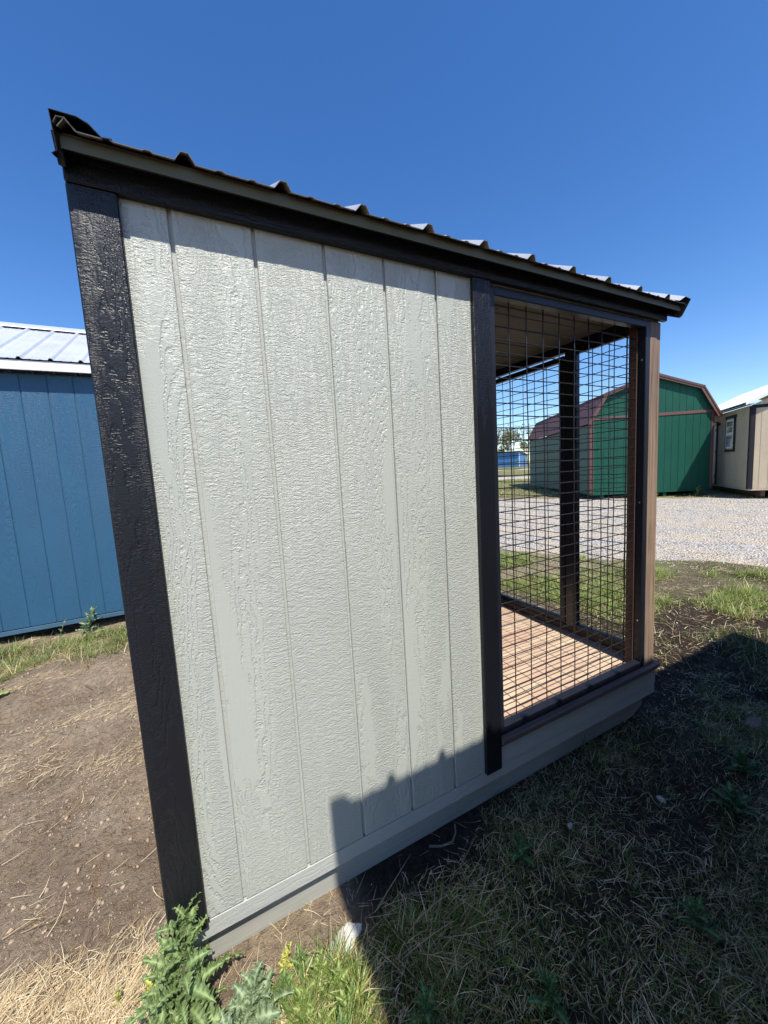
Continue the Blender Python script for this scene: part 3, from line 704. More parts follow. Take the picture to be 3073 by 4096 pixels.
# ------------------------------------------------------------------ sheds behind the camera (cast the big shade)
def shade_shed(name, label, x0, x1, ye, zer):
    root = thing(name, label, 'shed', (x0, ye, -0.2), 0, 'sheds in a row behind the viewer')
    L = x1-x0; d = 2.6; p = R(28); zz = zer+0.2
    def q(n_, a0, a1, b0, b1, c0, c1, mt): v, f = box_geo(a0, a1, b0, b1, c0, c1, 0.002); link(n_, mesh(n_, v, f, mt), root)
    q('front_wall', 0.05, L-0.05, -0.13, -0.10, 0.15, zz-0.02, M['brown']); q('back_wall', 0.05, L-0.05, -d+0.05, -d+0.08, 0.15, zz-0.02, M['brown'])
    q('side_wall', 0.05, 0.08, -d+0.081, -0.131, 0.15, zz-0.02, M['brown']); q('side_wall', L-0.08, L-0.05, -d+0.081, -0.131, 0.15, zz-0.02, M['brown'])
    q('skid', 0.05, L-0.05, -0.3, -0.2, 0.0, 0.149, M['plate']); q('skid', 0.05, L-0.05, -d+0.2, -d+0.3, 0.0, 0.149, M['plate'])
    sA = Vector((0, -math.cos(p), math.sin(p))); nA = Vector((0, math.sin(p), math.cos(p))); ln = d/2/math.cos(p)
    pr = rib_profile(0.0, L, 0.231, h=0.0215)
    strip_sheet('roof_sheet', pr, Vector((0, 0, zz)), sA, nA, 0, ln, M['roofgrey'], root)
    strip_sheet('roof_sheet', pr, Vector((0, -d, zz)), Vector((0, math.cos(p), math.sin(p))), Vector((0, -math.sin(p), math.cos(p))), 0, ln, M['roofgrey'], root)
    strip_sheet('rake_trim', [(-0.006, -0.06), (-0.004, 0.024), (0.045, 0.024), (0.07, 0.006)], Vector((0, 0, zz)), sA, nA, 0, ln, M['darkcap'], root)
    q('fascia_board', 0.0, L, -0.03, -0.012, zz-0.1, zz-0.02, M['whitetrim'])
    for xx in (0.05, L-0.08):
        prism('gable_panel', [(-d+0.05, zz-0.02), (-0.1, zz-0.02), (-d/2, zz-0.02+(d/2-0.1)*math.tan(p))], xx, xx+0.03, M['brown'], root, axis='x')
YE = -1.30
shade_shed('storage_shed', 'brown storage shed behind the viewer whose ribbed eave throws the near shade', 0.607, 4.10, YE, 0.160+1.61*1.30)
shade_shed('storage_shed', 'second brown storage shed behind the viewer, farther right along the row', 4.30, 7.9, YE-0.17, 0.160+1.61*1.30)

# ------------------------------------------------------------------ plants: blades
def blade_obj(name, P, L, Wd, ang, lean, curve, lat, cols, mat, segs=3, label=None):
    N = len(P); t = np.linspace(0, 1, segs+1)
    dh = np.stack([np.cos(ang), np.sin(ang)], -1); side = np.stack([-np.sin(ang), np.cos(ang)], -1)
    V = np.zeros((N, (segs+1)*2, 3), np.float32)
    for k, tk in enumerate(t):
        hor = L*(np.sin(lean)*tk + curve*tk*tk*0.5); ver = L*(np.cos(lean)*tk - np.abs(curve)*tk*tk*0.45*np.cos(lean))
        la = L*lat*tk*tk
        wv = Wd*(1-tk**1.6)*0.5 + 0.0002
        cx = P[:, 0]+dh[:, 0]*hor+side[:, 0]*la; cy = P[:, 1]+dh[:, 1]*hor+side[:, 1]*la; cz = P[:, 2]+ver
        V[:, 2*k, 0] = cx-side[:, 0]*wv; V[:, 2*k, 1] = cy-side[:, 1]*wv; V[:, 2*k, 2] = cz
        V[:, 2*k+1, 0] = cx+side[:, 0]*wv; V[:, 2*k+1, 1] = cy+side[:, 1]*wv; V[:, 2*k+1, 2] = cz+wv*0.35
    nv = (segs+1)*2; base = (np.arange(N)*nv)[:, None]
    quads = np.array([[2*k, 2*k+1, 2*k+3, 2*k+2] for k in range(segs)]).reshape(-1)
    idx = (base + quads[None, :]).reshape(-1).astype(np.int32)
    me = bpy.data.meshes.new(name); me.vertices.add(N*nv); me.vertices.foreach_set('co', V.reshape(-1))
    me.loops.add(len(idx)); me.loops.foreach_set('vertex_index', idx); nf = N*segs
    me.polygons.add(nf); me.polygons.foreach_set('loop_start', np.arange(0, nf*4, 4, dtype=np.int32)); me.polygons.foreach_set('loop_total', np.full(nf, 4, np.int32))
    me.update()
    ca = me.color_attributes.new('tint', 'FLOAT_COLOR', 'POINT')
    C = np.concatenate([np.repeat(cols, nv, 0), np.ones((N*nv, 1))], 1).astype(np.float32)
    ca.data.foreach_set('color', C.reshape(-1)); me.materials.append(mat)
    o = link(name, me); o['kind'] = 'stuff'
    if label: o['label'] = label
    return o
def bladem(name, rough=0.5, trans=0.3):
    t = NT(name); a = t.n('ShaderNodeVertexColor', layer_name='tint')
    t.setp(Base_Color=a.outputs[0], Roughness=rough, Specular_IOR_Level=0.4)
    tr = t.n('ShaderNodeBsdfTranslucent'); t.l(a.outputs[0], tr.inputs[0])
    mx = t.n('ShaderNodeMixShader'); mx.inputs[0].default_value = trans
    t.l(t.b.outputs[0], mx.inputs[1]); t.l(tr.outputs[0], mx.inputs[2]); t.l(mx.outputs[0], t.o.inputs[0])
    return t.m
M['grass'] = bladem('grass_blades', 0.45, 0.35); M['straw'] = bladem('dry_straw_stalks', 0.6, 0.15)
def scatter(n, x0, x1, y0, y1, dens, cap=None):
    x = RNG.uniform(x0, x1, n); y = RNG.uniform(y0, y1, n)
    k = RNG.random(n) < dens(x, y)
    k &= ~((x > 0.17) & (x < 2.64) & (y > 0.045) & (y < 1.5))
    x, y = x[k], y[k]
    return np.stack([x, y, zground(x, y)], -1)
def mixc(n, *cs):
    cs = np.array(cs); i = RNG.integers(0, len(cs), n)
    return np.clip(cs[i]*RNG.uniform(0.75, 1.25, (n, 1)), 0, 1)
GREENS = ((0.15, 0.24, 0.045), (0.22, 0.30, 0.065), (0.10, 0.17, 0.035), (0.34, 0.36, 0.11))
DRYS = ((0.60, 0.45, 0.24), (0.74, 0.60, 0.36), (0.45, 0.32, 0.18), (0.80, 0.68, 0.45))
def grass(name, P, h, wd, mixdry=0.2, lean=(0.1, 0.9), greens=GREENS, seg=3):
    n = len(P)
    cols = mixc(n, *greens); d = RNG.random(n) < mixdry; cols[d] = mixc(d.sum(), *DRYS)
    return blade_obj(name, P, RNG.uniform(*h, n), RNG.uniform(*wd, n), RNG.uniform(0, 6.283, n), RNG.uniform(*lean, n), RNG.uniform(0.1, 0.9, n), RNG.normal(0, 0.12, n), cols, M['grass'], seg)
def straw(name, P, h, wd, ang=None, spread=3.2, drys=DRYS):
    n = len(P); P = P.copy(); P[:, 2] += RNG.uniform(0.001, 0.014, n)
    a = RNG.uniform(0, 6.283, n) if ang is None else RNG.normal(ang, spread, n)
    return blade_obj(name, P, RNG.uniform(*h, n), RNG.uniform(*wd, n), a, RNG.uniform(1.38, 1.58, n), RNG.normal(0, 0.06, n), RNG.normal(0, 0.26, n), mixc(n, *drys), M['straw'], 4)
def clumps(nc, per, x0, x1, y0, y1, dens, r):
    c = scatter(nc, x0, x1, y0, y1, dens); k = RNG.integers(per[0], per[1], len(c)); i = np.repeat(np.arange(len(c)), k)
    rr_ = RNG.uniform(*r, len(c))[i]; a = RNG.uniform(0, 6.283, len(i)); q = rr_*np.sqrt(RNG.random(len(i)))
    x = c[i, 0]+np.cos(a)*q; y = c[i, 1]+np.sin(a)*q
    ok = ~((x > 0.17) & (x < 2.64) & (y > 0.045) & (y < 1.5)); x, y, a, q, rr_, i = (v[ok] for v in (x, y, a, q, rr_, i))
    return np.stack([x, y, zground(x, y)], -1), a+RNG.normal(0, 0.5, len(a)), q/rr_, i
def tufts(nc, per, x0, x1, y0, y1, dens, r, h, wd, greens, dry=0.15):
    P, a, q, ci = clumps(nc, per, x0, x1, y0, y1, dens, r); n = len(P)
    hs_ = RNG.uniform(0.6, 1.3, ci.max()+1)[ci]; tone = RNG.uniform(0.65, 1.35, ci.max()+1)[ci]
    cols = np.clip(mixc(n, *greens)*tone[:, None], 0, 1); d = RNG.random(n) < dry; cols[d] = mixc(d.sum(), *DRYS)
    return blade_obj('grass', P, RNG.uniform(*h, n)*hs_, RNG.uniform(*wd, n), a, 0.15+q*0.75+RNG.normal(0, .12, n), RNG.uniform(0.2, 1.0, n), RNG.normal(0, .12, n), cols, M['grass'], 4)
def nz(x, y, f, s): return vnoise(x*f, y*f, s)
# strip of grass in front of the blue shed
def d1(x, y): return sstep(-0.22, 0.12, nz(x, y, 3.2, 91)+0.35*sstep(2.75, 3.2, y))*sstep(2.5, 2.95, y+0.3*nz(x, y, 2.2, 92))*(1-sstep(3.38, 3.48, y))
grass('grass', scatter(15000, -2.6, 1.3, 2.4, 4.1, d1), (0.04, 0.13), (0.0025, 0.005), 0.28)
# short straw over that strip and the bare dirt
def d2(x, y): return sstep(0.06, 0.26, nz(x+0.5*y, y*2.2, 2.3, 95)+0.3*nz(x, y, 8, 94))*(0.55+0.45*sstep(2.2, 2.8, y))
straw('dry_straw', scatter(60000, -2.4, 0.5, 0.2, 3.6, d2), (0.012, 0.06), (0.0006, 0.0016), 0.6, 0.9)
def d2b(x, y): return sstep(0.05, 0.3, nz(x, y, 1.6, 96)+0.15)
straw('dry_straw', scatter(700, -2.4, 0.25, 0.3, 3.0, d2b), (0.05, 0.15), (0.001, 0.0022), 0.5, 0.9)
# thick straw thatch at the near left corner
def d3(x, y):
    e = 0.19 - 0.15*(x+0.1) + 0.16*nz(x, y, 7, 97)
    return (1-sstep(e-0.05, e+0.05, y))*(1-sstep(0.12, 0.26, x))
straw('dry_straw', scatter(26000, -0.75, 0.5, -0.45, 0.55, d3), (0.02, 0.11), (0.0007, 0.0018), 0.75, 1.1)
# loose straw in front of the kennel
def d4(x, y): return 0.2+0.8*sstep(-0.05, 0.25, nz(x, y, 5, 98))
straw('dry_straw', scatter(1300, 0.2, 0.75, -0.5, 0.06, d4), (0.02, 0.08), (0.0007, 0.0015))
# shaded lawn at the right: grass and thatch
def d5(x, y):
    c = sstep(0.02, 0.22, -y + 0.11*(x-0.7) - 0.05 + 0.2*nz(x, y, 3.5, 101))
    return c*(0.25+0.75*sstep(-0.15, 0.2, nz(x, y, 2.8, 102)))
SHG = ((0.13, 0.20, 0.035), (0.18, 0.25, 0.05), (0.07, 0.115, 0.022), (0.30, 0.29, 0.10))  # grass greens darkened to deepen the lawn's shade
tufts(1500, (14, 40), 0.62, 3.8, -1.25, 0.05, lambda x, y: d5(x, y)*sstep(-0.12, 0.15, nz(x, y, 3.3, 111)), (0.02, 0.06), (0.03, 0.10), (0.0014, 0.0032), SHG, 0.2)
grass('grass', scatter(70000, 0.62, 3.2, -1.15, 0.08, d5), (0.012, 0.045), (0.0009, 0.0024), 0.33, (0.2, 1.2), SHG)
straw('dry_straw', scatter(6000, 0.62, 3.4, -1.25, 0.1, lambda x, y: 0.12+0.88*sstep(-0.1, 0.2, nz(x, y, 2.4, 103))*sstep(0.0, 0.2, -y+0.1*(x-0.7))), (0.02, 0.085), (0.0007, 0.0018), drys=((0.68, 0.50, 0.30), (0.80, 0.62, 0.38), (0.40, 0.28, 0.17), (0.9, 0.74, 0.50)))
def d6(x, y): return sstep(0.08, 0.25, nz(x, y, 1.7, 104))*sstep(3.0, 3.6, x)
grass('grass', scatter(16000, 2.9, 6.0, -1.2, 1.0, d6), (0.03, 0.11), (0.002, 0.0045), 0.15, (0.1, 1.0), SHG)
# sunny verge between the kennel and the gravel
def d7(x, y):
    w_ = roadw(x, y)
    return sstep(0.85, 1.2, (x-2.6)*0.4+y+0.35*nz(x, y, 2, 106))*(1-sstep(5.2, 6.0, w_+0.6*nz(x, y, 1.6, 107)))*sstep(-0.24, 0.12, nz(x, y, 2.1, 105))
grass('grass', scatter(80000, 2.4, 6.6, 0.2, 6.5, d7), (0.03, 0.12), (0.003, 0.006), 0.3, (0.1, 1.2), ((0.22, 0.31, 0.06), (0.30, 0.38, 0.09), (0.14, 0.22, 0.04), (0.42, 0.44, 0.14)))
straw('dry_straw', scatter(16000, 1.6, 6.9, 0.2, 6.5, lambda x, y: (1-sstep(5.6, 6.6, roadw(x, y)))*(0.3+0.7*sstep(-0.2, 0.2, nz(x, y, 2.6, 108)))), (0.03, 0.11), (0.002, 0.004))
tufts(3600, (16, 44), 2.4, 6.4, 0.3, 6.0, d7, (0.025, 0.08), (0.05, 0.14), (0.0028, 0.0055), ((0.22, 0.32, 0.06), (0.30, 0.38, 0.09), (0.15, 0.23, 0.04)), 0.12)
tufts(500, (16, 40), -2.6, 1.0, 2.6, 3.9, d1, (0.02, 0.07), (0.05, 0.15), (0.0022, 0.0048), GREENS, 0.15)
tufts(26, (20, 40), 0.44, 0.66, -0.40, -0.14, lambda x, y: 1+0*x, (0.01, 0.03), (0.05, 0.12), (0.0018, 0.0035), GREENS, 0.1)
# verge beyond the road, by the barns
def d8(x, y):
    w_ = roadw(x, y); return sstep(13.6, 14.2, w_)*(1-sstep(15.8, 17, w_))*sstep(-0.2, 0.15, nz(x, y, 1.1, 109))
grass('grass', scatter(26000, 5.0, 20.0, 0.5, 16, d8), (0.06, 0.17), (0.007, 0.014), 0.15, (0.1, 0.8), seg=2)
def d9(x, y): w_ = roadw(x, y); return sstep(14.0, 15, w_)*(1-sstep(26.8, 27.5, w_))*sstep(-0.3, 0.2, nz(x, y, 0.8, 110))
grass('grass', scatter(30000, 6.0, 24.0, 6, 26, d9), (0.06, 0.14), (0.012, 0.025), 0.25, (0.1, 0.8), seg=2)

# gravel stones on the road (too many to count)
def stones(name, P, r, mat):
    N = len(P); base = np.array([(1, 0, 0), (-0.5, 0.87, 0), (-0.5, -0.87, 0), (0, 0, 0.8), (0.4, 0.5, 0.45), (0, 0, -0.4)])
    fc = np.array([(0, 1, 3), (1, 2, 3), (2, 0, 3), (1, 0, 5), (2, 1, 5), (0, 2, 5)])
    base = base[:4].tolist()+[[0, 0, -0.4]]; base = np.array(base); fc = np.array([(0, 1, 3), (1, 2, 3), (2, 0, 3), (1, 0, 4), (2, 1, 4), (0, 2, 4)])
    V = base[None]*r[:, None, None]*RNG.uniform(0.6, 1.4, (N, 5, 3)); a = RNG.uniform(0, 6.28, N)
    X_ = V[..., 0]*np.cos(a)[:, None]-V[..., 1]*np.sin(a)[:, None]; Y_ = V[..., 0]*np.sin(a)[:, None]+V[..., 1]*np.cos(a)[:, None]
    V[..., 0] = X_+P[:, None, 0]; V[..., 1] = Y_+P[:, None, 1]; V[..., 2] += P[:, None, 2]
    idx = (np.arange(N)[:, None]*5+fc.reshape(-1)[None]).reshape(-1).astype(np.int32); nf = N*6
    me = bpy.data.meshes.new(name); me.vertices.add(N*5); me.vertices.foreach_set('co', V.reshape(-1).astype(np.float32))
    me.loops.add(len(idx)); me.loops.foreach_set('vertex_index', idx); me.polygons.add(nf)
    me.polygons.foreach_set('loop_start', np.arange(0, nf*3, 3, dtype=np.int32)); me.polygons.foreach_set('loop_total', np.full(nf, 3, np.int32)); me.update()
    c = np.repeat(mixc(N, (0.50, 0.47, 0.41), (0.66, 0.63, 0.56), (0.36, 0.335, 0.30), (0.22, 0.21, 0.195)), 5, 0)
    ca = me.color_attributes.new('tint', 'FLOAT_COLOR', 'POINT'); ca.data.foreach_set('color', np.concatenate([c, np.ones((N*5, 1))], 1).astype(np.float32).reshape(-1))
    me.materials.append(mat); o = link(name, me); o['kind'] = 'stuff'; return o
M['stone'] = bladem('stone_chips', 0.9, 0.0)
P = scatter(60000, 3.5, 15, -1.5, 9.5, lambda x, y: sstep(5.5, 6.2, roadw(x, y))*(1-sstep(13.8, 14.4, roadw(x, y)))*(0.3+0.7*sstep(-0.1, 0.2, nz(x*0.9+y*.6, y*0.01, 1.3, 120))))
stones('gravel', P, RNG.uniform(0.006, 0.018, len(P)), M['stone'])
P = scatter(5200, -2.2, 3.5, -1.2, 3.4, lambda x, y: 0.35+0*x)
stones('soil_crumbs', P, RNG.uniform(0.0015, 0.005, len(P)), M['stone'])
P = scatter(9000, 2.6, 6.8, -0.5, 5, lambda x, y: 0.3+0.7*sstep(4.6, 5.8, roadw(x, y)))
stones('gravel', P, RNG.uniform(0.003, 0.010, len(P)), M['stone'])
def soilclods():
    P1 = scatter(34000, -2.0, 0.2, -0.3, 2.9, lambda x, y: sstep(-0.15, 0.25, nz(x+y, y*2, 3, 130))*(1-0.5*sstep(1.2, 2.5, y)))
    P2 = scatter(5000, 2.66, 4.3, -0.4, 1.3, lambda x, y: 0.7+0*x)
    P3 = scatter(1500, -2.0, 0.2, -0.1, 2.9, lambda x, y: sstep(0.05, 0.3, nz(x+y, y*2, 2.2, 132)))
    stones('dirt_clods', P3, RNG.uniform(0.006, 0.016, len(P3)), plain('dirt_lump', (0.36, 0.27, 0.19), 0.95, bump=0.6, bs=120, var=0.3))
    P = np.concatenate([P1, P2]); o = stones('dirt_clods', P, RNG.uniform(0.0012, 0.0035, len(P))*RNG.choice([1, 1, 1, 1.5, 2.4], len(P)), plain('dirt_clod', (0.33, 0.25, 0.18), 0.95, bump=0.5, bs=90, var=0.3)); return o
soilclods()

# ------------------------------------------------------------------ leafy weeds (each a thing, each leaf a part)
def leafmat(name, col, col2, rough=0.5, trans=0.25):
    t = NT(name); c = t.objco(); n_ = t.noise(c, 30, 3)
    a = t.n('ShaderNodeVertexColor', layer_name='tint')
    colr = t.mix(t.ramp(n_, (0.35, 0.0), (0.65, 1.0)), col, col2)
    colr = t.mix(a.outputs[0], colr, tuple(min(1, x*2.0+0.05) for x in col2))
    t.setp(Base_Color=colr, Roughness=rough, Normal=t.bump(t.noise(c, 160, 2), 0.4, 0.002), Specular_IOR_Level=0.5)
    tr = t.n('ShaderNodeBsdfTranslucent'); t.l(colr, tr.inputs[0]); mx = t.n('ShaderNodeMixShader'); mx.inputs[0].default_value = trans
    t.l(t.b.outputs[0], mx.inputs[1]); t.l(tr.outputs[0], mx.inputs[2]); t.l(mx.outputs[0], t.o.inputs[0]); return t.m
M['thistle'] = leafmat('thistle_leaf', (0.105, 0.165, 0.055), (0.22, 0.30, 0.11))
M['thistle2'] = leafmat('pale_thistle_leaf', (0.13, 0.195, 0.095), (0.25, 0.32, 0.17))
M['weed'] = leafmat('bright_weed_leaf', (0.13, 0.20, 0.045), (0.27, 0.33, 0.09))
M['weedb'] = leafmat('deep_green_weed_leaf', (0.085, 0.15, 0.04), (0.17, 0.25, 0.07))
M['yellow'] = leafmat('yellow_weed_leaf', (0.32, 0.34, 0.06), (0.48, 0.46, 0.10))
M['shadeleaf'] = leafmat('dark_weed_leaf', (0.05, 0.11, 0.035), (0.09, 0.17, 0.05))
M['stem'] = plain('purple_green_stem', (0.14, 0.11, 0.09), 0.5, bump=0.3, bs=60, stretch=(1, 1, 0.1))
M['gstem'] = plain('green_stem', (0.17, 0.22, 0.07), 0.5)
def leaf_mesh(L, Wd, lobes, mat, spiny=True, arch=0.5, ruffle=0.25, seed=0):
    """lobed leaf along +x, arching up then drooping; midrib marked by tint"""
    rn = random.Random(seed); N = 4*lobes+3; V = []; F = []; T_ = []
    for i in range(N+1):
        t = i/N; env = math.sin(math.pi*min(1, (t*0.92+0.06))**0.85)
        ph = (t*lobes) % 1.0
        cut = (0.20+0.80*abs(math.sin(math.pi*t*lobes))**0.8) if spiny else (0.86+0.14*math.sin(2*math.pi*t*lobes))
        w_ = Wd*env*cut*rn.uniform(0.85, 1.12)*0.5
        cz = L*(arch*math.sin(t*2.4)*0.42 - arch*t*t*0.25); cx = L*t*(1-0.12*arch*t)
        cup = 0.22*Wd
        rf = ruffle*Wd*(0.5*math.sin(2*math.pi*t*lobes*1.0+1.0)+rn.uniform(-.35, .35))
        sw = (0.12*L/lobes)*(1 if spiny else 0)
        V += [(cx+sw*math.cos(ph*6.28), w_, cz+cup*w_/Wd*2*0.5+rf), (cx, w_*0.5, cz+0.02*Wd+rf*0.35), (cx, 0.0, cz-0.02*Wd), (cx, -w_*0.5, cz+0.02*Wd-rf*0.3), (cx-sw*math.sin(ph*6.28), -w_, cz+cup*w_/Wd-rf)]
        T_ += [0, 0, 0.75, 0, 0]
    for i in range(N):
        a = i*5; b = a+5
        for k in range(4): F.append((a+k, a+k+1, b+k+1, b+k))
        if spiny and i % 2 == 1:
            for k, sg in ((0, 1), (4, -1)):
                p0, p1 = Vector(V[a+k]), Vector(V[b+k]); mp = (p0+p1)/2
                tip = mp+Vector((rn.uniform(0, 0.10)*Wd, sg*rn.uniform(0.14, 0.26)*Wd, rn.uniform(0, 0.16)*Wd)); V.append(tuple(tip)); T_.append(0.5)
                F.append((a+k, b+k, len(V)-1) if sg < 0 else (b+k, a+k, len(V)-1))
    me = mesh('leaf', V, F, mat)
    ca = me.color_attributes.new('tint', 'FLOAT_COLOR', 'POINT')
    arr = np.array([[c, c, c, 1] for c in T_], np.float32); ca.data.foreach_set('color', arr.reshape(-1))
    return me
def tube_mesh(name, pts, rads, mat, k=7):
    V = []; F = []
    for i, p in enumerate(pts):
        p = Vector(p); d = (Vector(pts[min(i+1, len(pts)-1)])-Vector(pts[max(i-1, 0)])).normalized()
        a = d.cross(Vector((0.3, 0.9, 0.1))).normalized(); b = d.cross(a)
        for j in range(k):
            an = 6.2832*j/k; V.append(p+(a*math.cos(an)+b*math.sin(an))*rads[i])
    for i in range(len(pts)-1):
        for j in range(k): F.append((i*k+j, i*k+(j+1) % k, (i+1)*k+(j+1) % k, (i+1)*k+j))
    F.append(tuple(range(k-1, -1, -1))); F.append(tuple((len(pts)-1)*k+j for j in range(k)))
    return mesh(name, V, F, mat, True)
def plant(name, label, cat, x, y, height, leaves, mat, Lr, Wr, lobes=5, spiny=True, seed=1, lean=(0, 0), up=(0.1, 1.0), arch=0.6, stem='stem', rs=0.006, group=None):
    rn = random.Random(seed); z = zg1(x, y)-0.004
    root = thing(name, label, cat, (x, y, z), 0, group)
    pts = [(lean[0]*t*t*height, lean[1]*t*t*height, height*t) for t in (0, .25, .5, .75, 1)]
    link('stem', tube_mesh('stem', pts, [rs, rs*.9, rs*.75, rs*.6, rs*.35], M[stem]), root)
    ms = [leaf_mesh(1.0, Wr, lobes, mat, spiny, arch*rn.uniform(.5, 1.3), 0.2, seed*10+i) for i in range(5)]
    for i in range(leaves):
        t = (i/(leaves-1))**1.1 if leaves > 1 else 0
        p = (lean[0]*t*t*height, lean[1]*t*t*height, height*t*0.97+0.004)
        o = link('leaf', ms[i % 5], root, p)
        el = up[0]+(up[1]-up[0])*t+rn.uniform(-.2, .2)
        o.rotation_euler = (rn.uniform(-.5, .5), -el, i*2.4+rn.uniform(-.3, .3))
        s = rn.uniform(*Lr)*(1-0.45*t); o.scale = (s, s, s)
    return root
plant('thistle', 'tall spiny blue green thistle against the black corner board of the kennel', 'thistle', 0.205, -0.065, 0.27, 44, M['thistle'], (0.10, 0.20), 0.33, 7, True, 3, (0.10, 0.12), (0.15, 1.15), 0.6, rs=0.0075)
plant('thistle', 'low pale thistle spreading right of the tall thistle, below the kennel rim', 'thistle', 0.365, -0.18, 0.11, 30, M['thistle2'], (0.07, 0.14), 0.50, 5, True, 5, (0.2, 0.1), (0.2, 0.9), 0.5)
plant('thistle', 'broad leaved thistle at the bottom edge, below the straw patch', 'thistle', 0.17, -0.11, 0.10, 28, M['thistle'], (0.08, 0.15), 0.48, 5, True, 8, (-0.3, 0.0), (0.2, 0.8), 0.5)
plant('thistle', 'pale grey green thistle cut by the bottom edge under the tall thistle', 'thistle', 0.30, -0.235, 0.10, 28, M['thistle2'], (0.06, 0.12), 0.52, 5, True, 9, (0.1, 0.1), (0.3, 1.0), 0.5)
plant('yellow_weed', 'small yellow weed with round leaves left of the tall thistle', 'weed', 0.115, 0.035, 0.09, 22, M['yellow'], (0.022, 0.045), 0.6, 3, False, 11, (0.5, 0.4), (0.1, 0.7), 0.5, 'gstem', 0.0022)
plant('yellow_weed', 'yellow sprig standing alone in the straw at lower left', 'weed', 0.03, 0.06, 0.055, 9, M['yellow'], (0.016, 0.03), 0.8, 3, False, 12, (0.1, 0.1), (0.1, 1.0), 0.5, 'gstem', 0.002)
bw = [(0.515, -0.115, 'bright green leafy weed in the sun just left of the white stone'), (0.60, -0.21, 'bright weed with upright leaves at the edge of the big shadow'),
      (0.50, -0.215, 'low bright weed between the pale thistle and the shadow edge'), (0.575, -0.30, 'broad round leaved weed at the bottom edge beside the shadow'), (0.44, -0.30, 'bright green weed cut by the bottom edge right of the pale thistles'),
      (0.56, -0.16, 'upright bright weed between the white stone and the low weeds'), (0.455, -0.145, 'small bright weed beside the yellow flowering one'), (0.535, -0.265, 'spreading bright weed in the middle of the sunny clump'), (0.615, -0.27, 'narrow leaved weed half in the big shadow at the bottom'), (0.40, -0.25, 'bright weed squeezed between the two pale thistles')]
for i, (x, y, lb) in enumerate(bw):
    plant('leafy_weed', lb, 'weed', x, y, 0.055+0.012*(i % 3), 17+i % 4, M['weed' if i % 3 else 'weedb'], (0.03, 0.075), (0.38, 0.5, 0.62, 0.3)[i % 4], 4, False, 20+i, (0.2, 0.1), (0.4, 1.1), 0.5, 'gstem', 0.003, 'sunny weeds by the white stone')
def d10(x, y): return sstep(0.38, 0.48, x-0.2*nz(x, y, 9, 140))*(1-sstep(0.64, 0.68, x))*(1-sstep(-0.13, -0.09, y+0.06*nz(x, y, 8, 141)))
grass('grass', scatter(2200, 0.36, 0.70, -0.45, -0.08, d10), (0.03, 0.09), (0.0015, 0.004), 0.2, (0.1, 1.0), ((0.15, 0.24, 0.04), (0.24, 0.31, 0.06), (0.10, 0.17, 0.03), (0.34, 0.36, 0.10)))
plant('yellow_weed', 'yellow green flowering weed nearest the kennel rim, left of the white stone', 'weed', 0.475, -0.085, 0.05, 18, M['yellow'], (0.02, 0.04), 0.55, 3, False, 31, (0.5, 0.3), (0.1, 0.7), 0.5, 'gstem', 0.002)
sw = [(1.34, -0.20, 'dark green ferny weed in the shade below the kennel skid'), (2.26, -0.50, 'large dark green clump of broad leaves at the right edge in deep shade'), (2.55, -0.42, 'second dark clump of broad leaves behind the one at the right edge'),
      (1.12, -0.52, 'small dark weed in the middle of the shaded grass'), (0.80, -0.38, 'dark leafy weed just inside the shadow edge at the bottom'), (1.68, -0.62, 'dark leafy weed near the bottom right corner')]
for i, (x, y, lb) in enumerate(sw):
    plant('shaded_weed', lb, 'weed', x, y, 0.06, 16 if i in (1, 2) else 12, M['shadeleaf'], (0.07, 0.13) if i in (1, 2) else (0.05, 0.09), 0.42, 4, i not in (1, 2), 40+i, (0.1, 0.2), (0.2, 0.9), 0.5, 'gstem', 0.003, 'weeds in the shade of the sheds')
plant('grey_weed', 'grey green weed under the bottom rim of the blue shed', 'weed', -0.78, 3.52, 0.24, 24, M['thistle2'], (0.10, 0.17), 0.3, 5, True, 51, (0.3, 0.0), (0.1, 1.2), 0.5, 'gstem', 0.004)
plant('grey_weed', 'thin grey stalk weed left of the bushy one by the blue shed', 'weed', -1.0, 3.50, 0.22, 14, M['thistle2'], (0.03, 0.06), 0.4, 3, True, 52, (0.3, 0.0), (0.3, 1.2), 0.5, 'gstem', 0.003)
plant('leafy_weed', 'low green weed at the left edge of the bare dirt', 'weed', -1.13, 2.45, 0.04, 10, M['weed'], (0.08, 0.14), 0.4, 3, False, 53, (0.1, 0.0), (0.1, 0.6), 0.4, 'gstem', 0.003)
for i, (x, y, lb) in enumerate(((13.5, 5.6, 'green weed sprouting in front of the green barn skids'), (16.2, 3.6, 'thin weed at the foot of the tan shed corner'), (14.6, 4.9, 'bushy weed in the gap between the barn and the tan shed'))):
    plant('leafy_weed', lb, 'weed', x, y, 0.28, 18, M['weed'], (0.15, 0.28), 0.25, 4, True, 60+i, (0.2, 0.1), (0.4, 1.2), 0.5, 'gstem', 0.006)

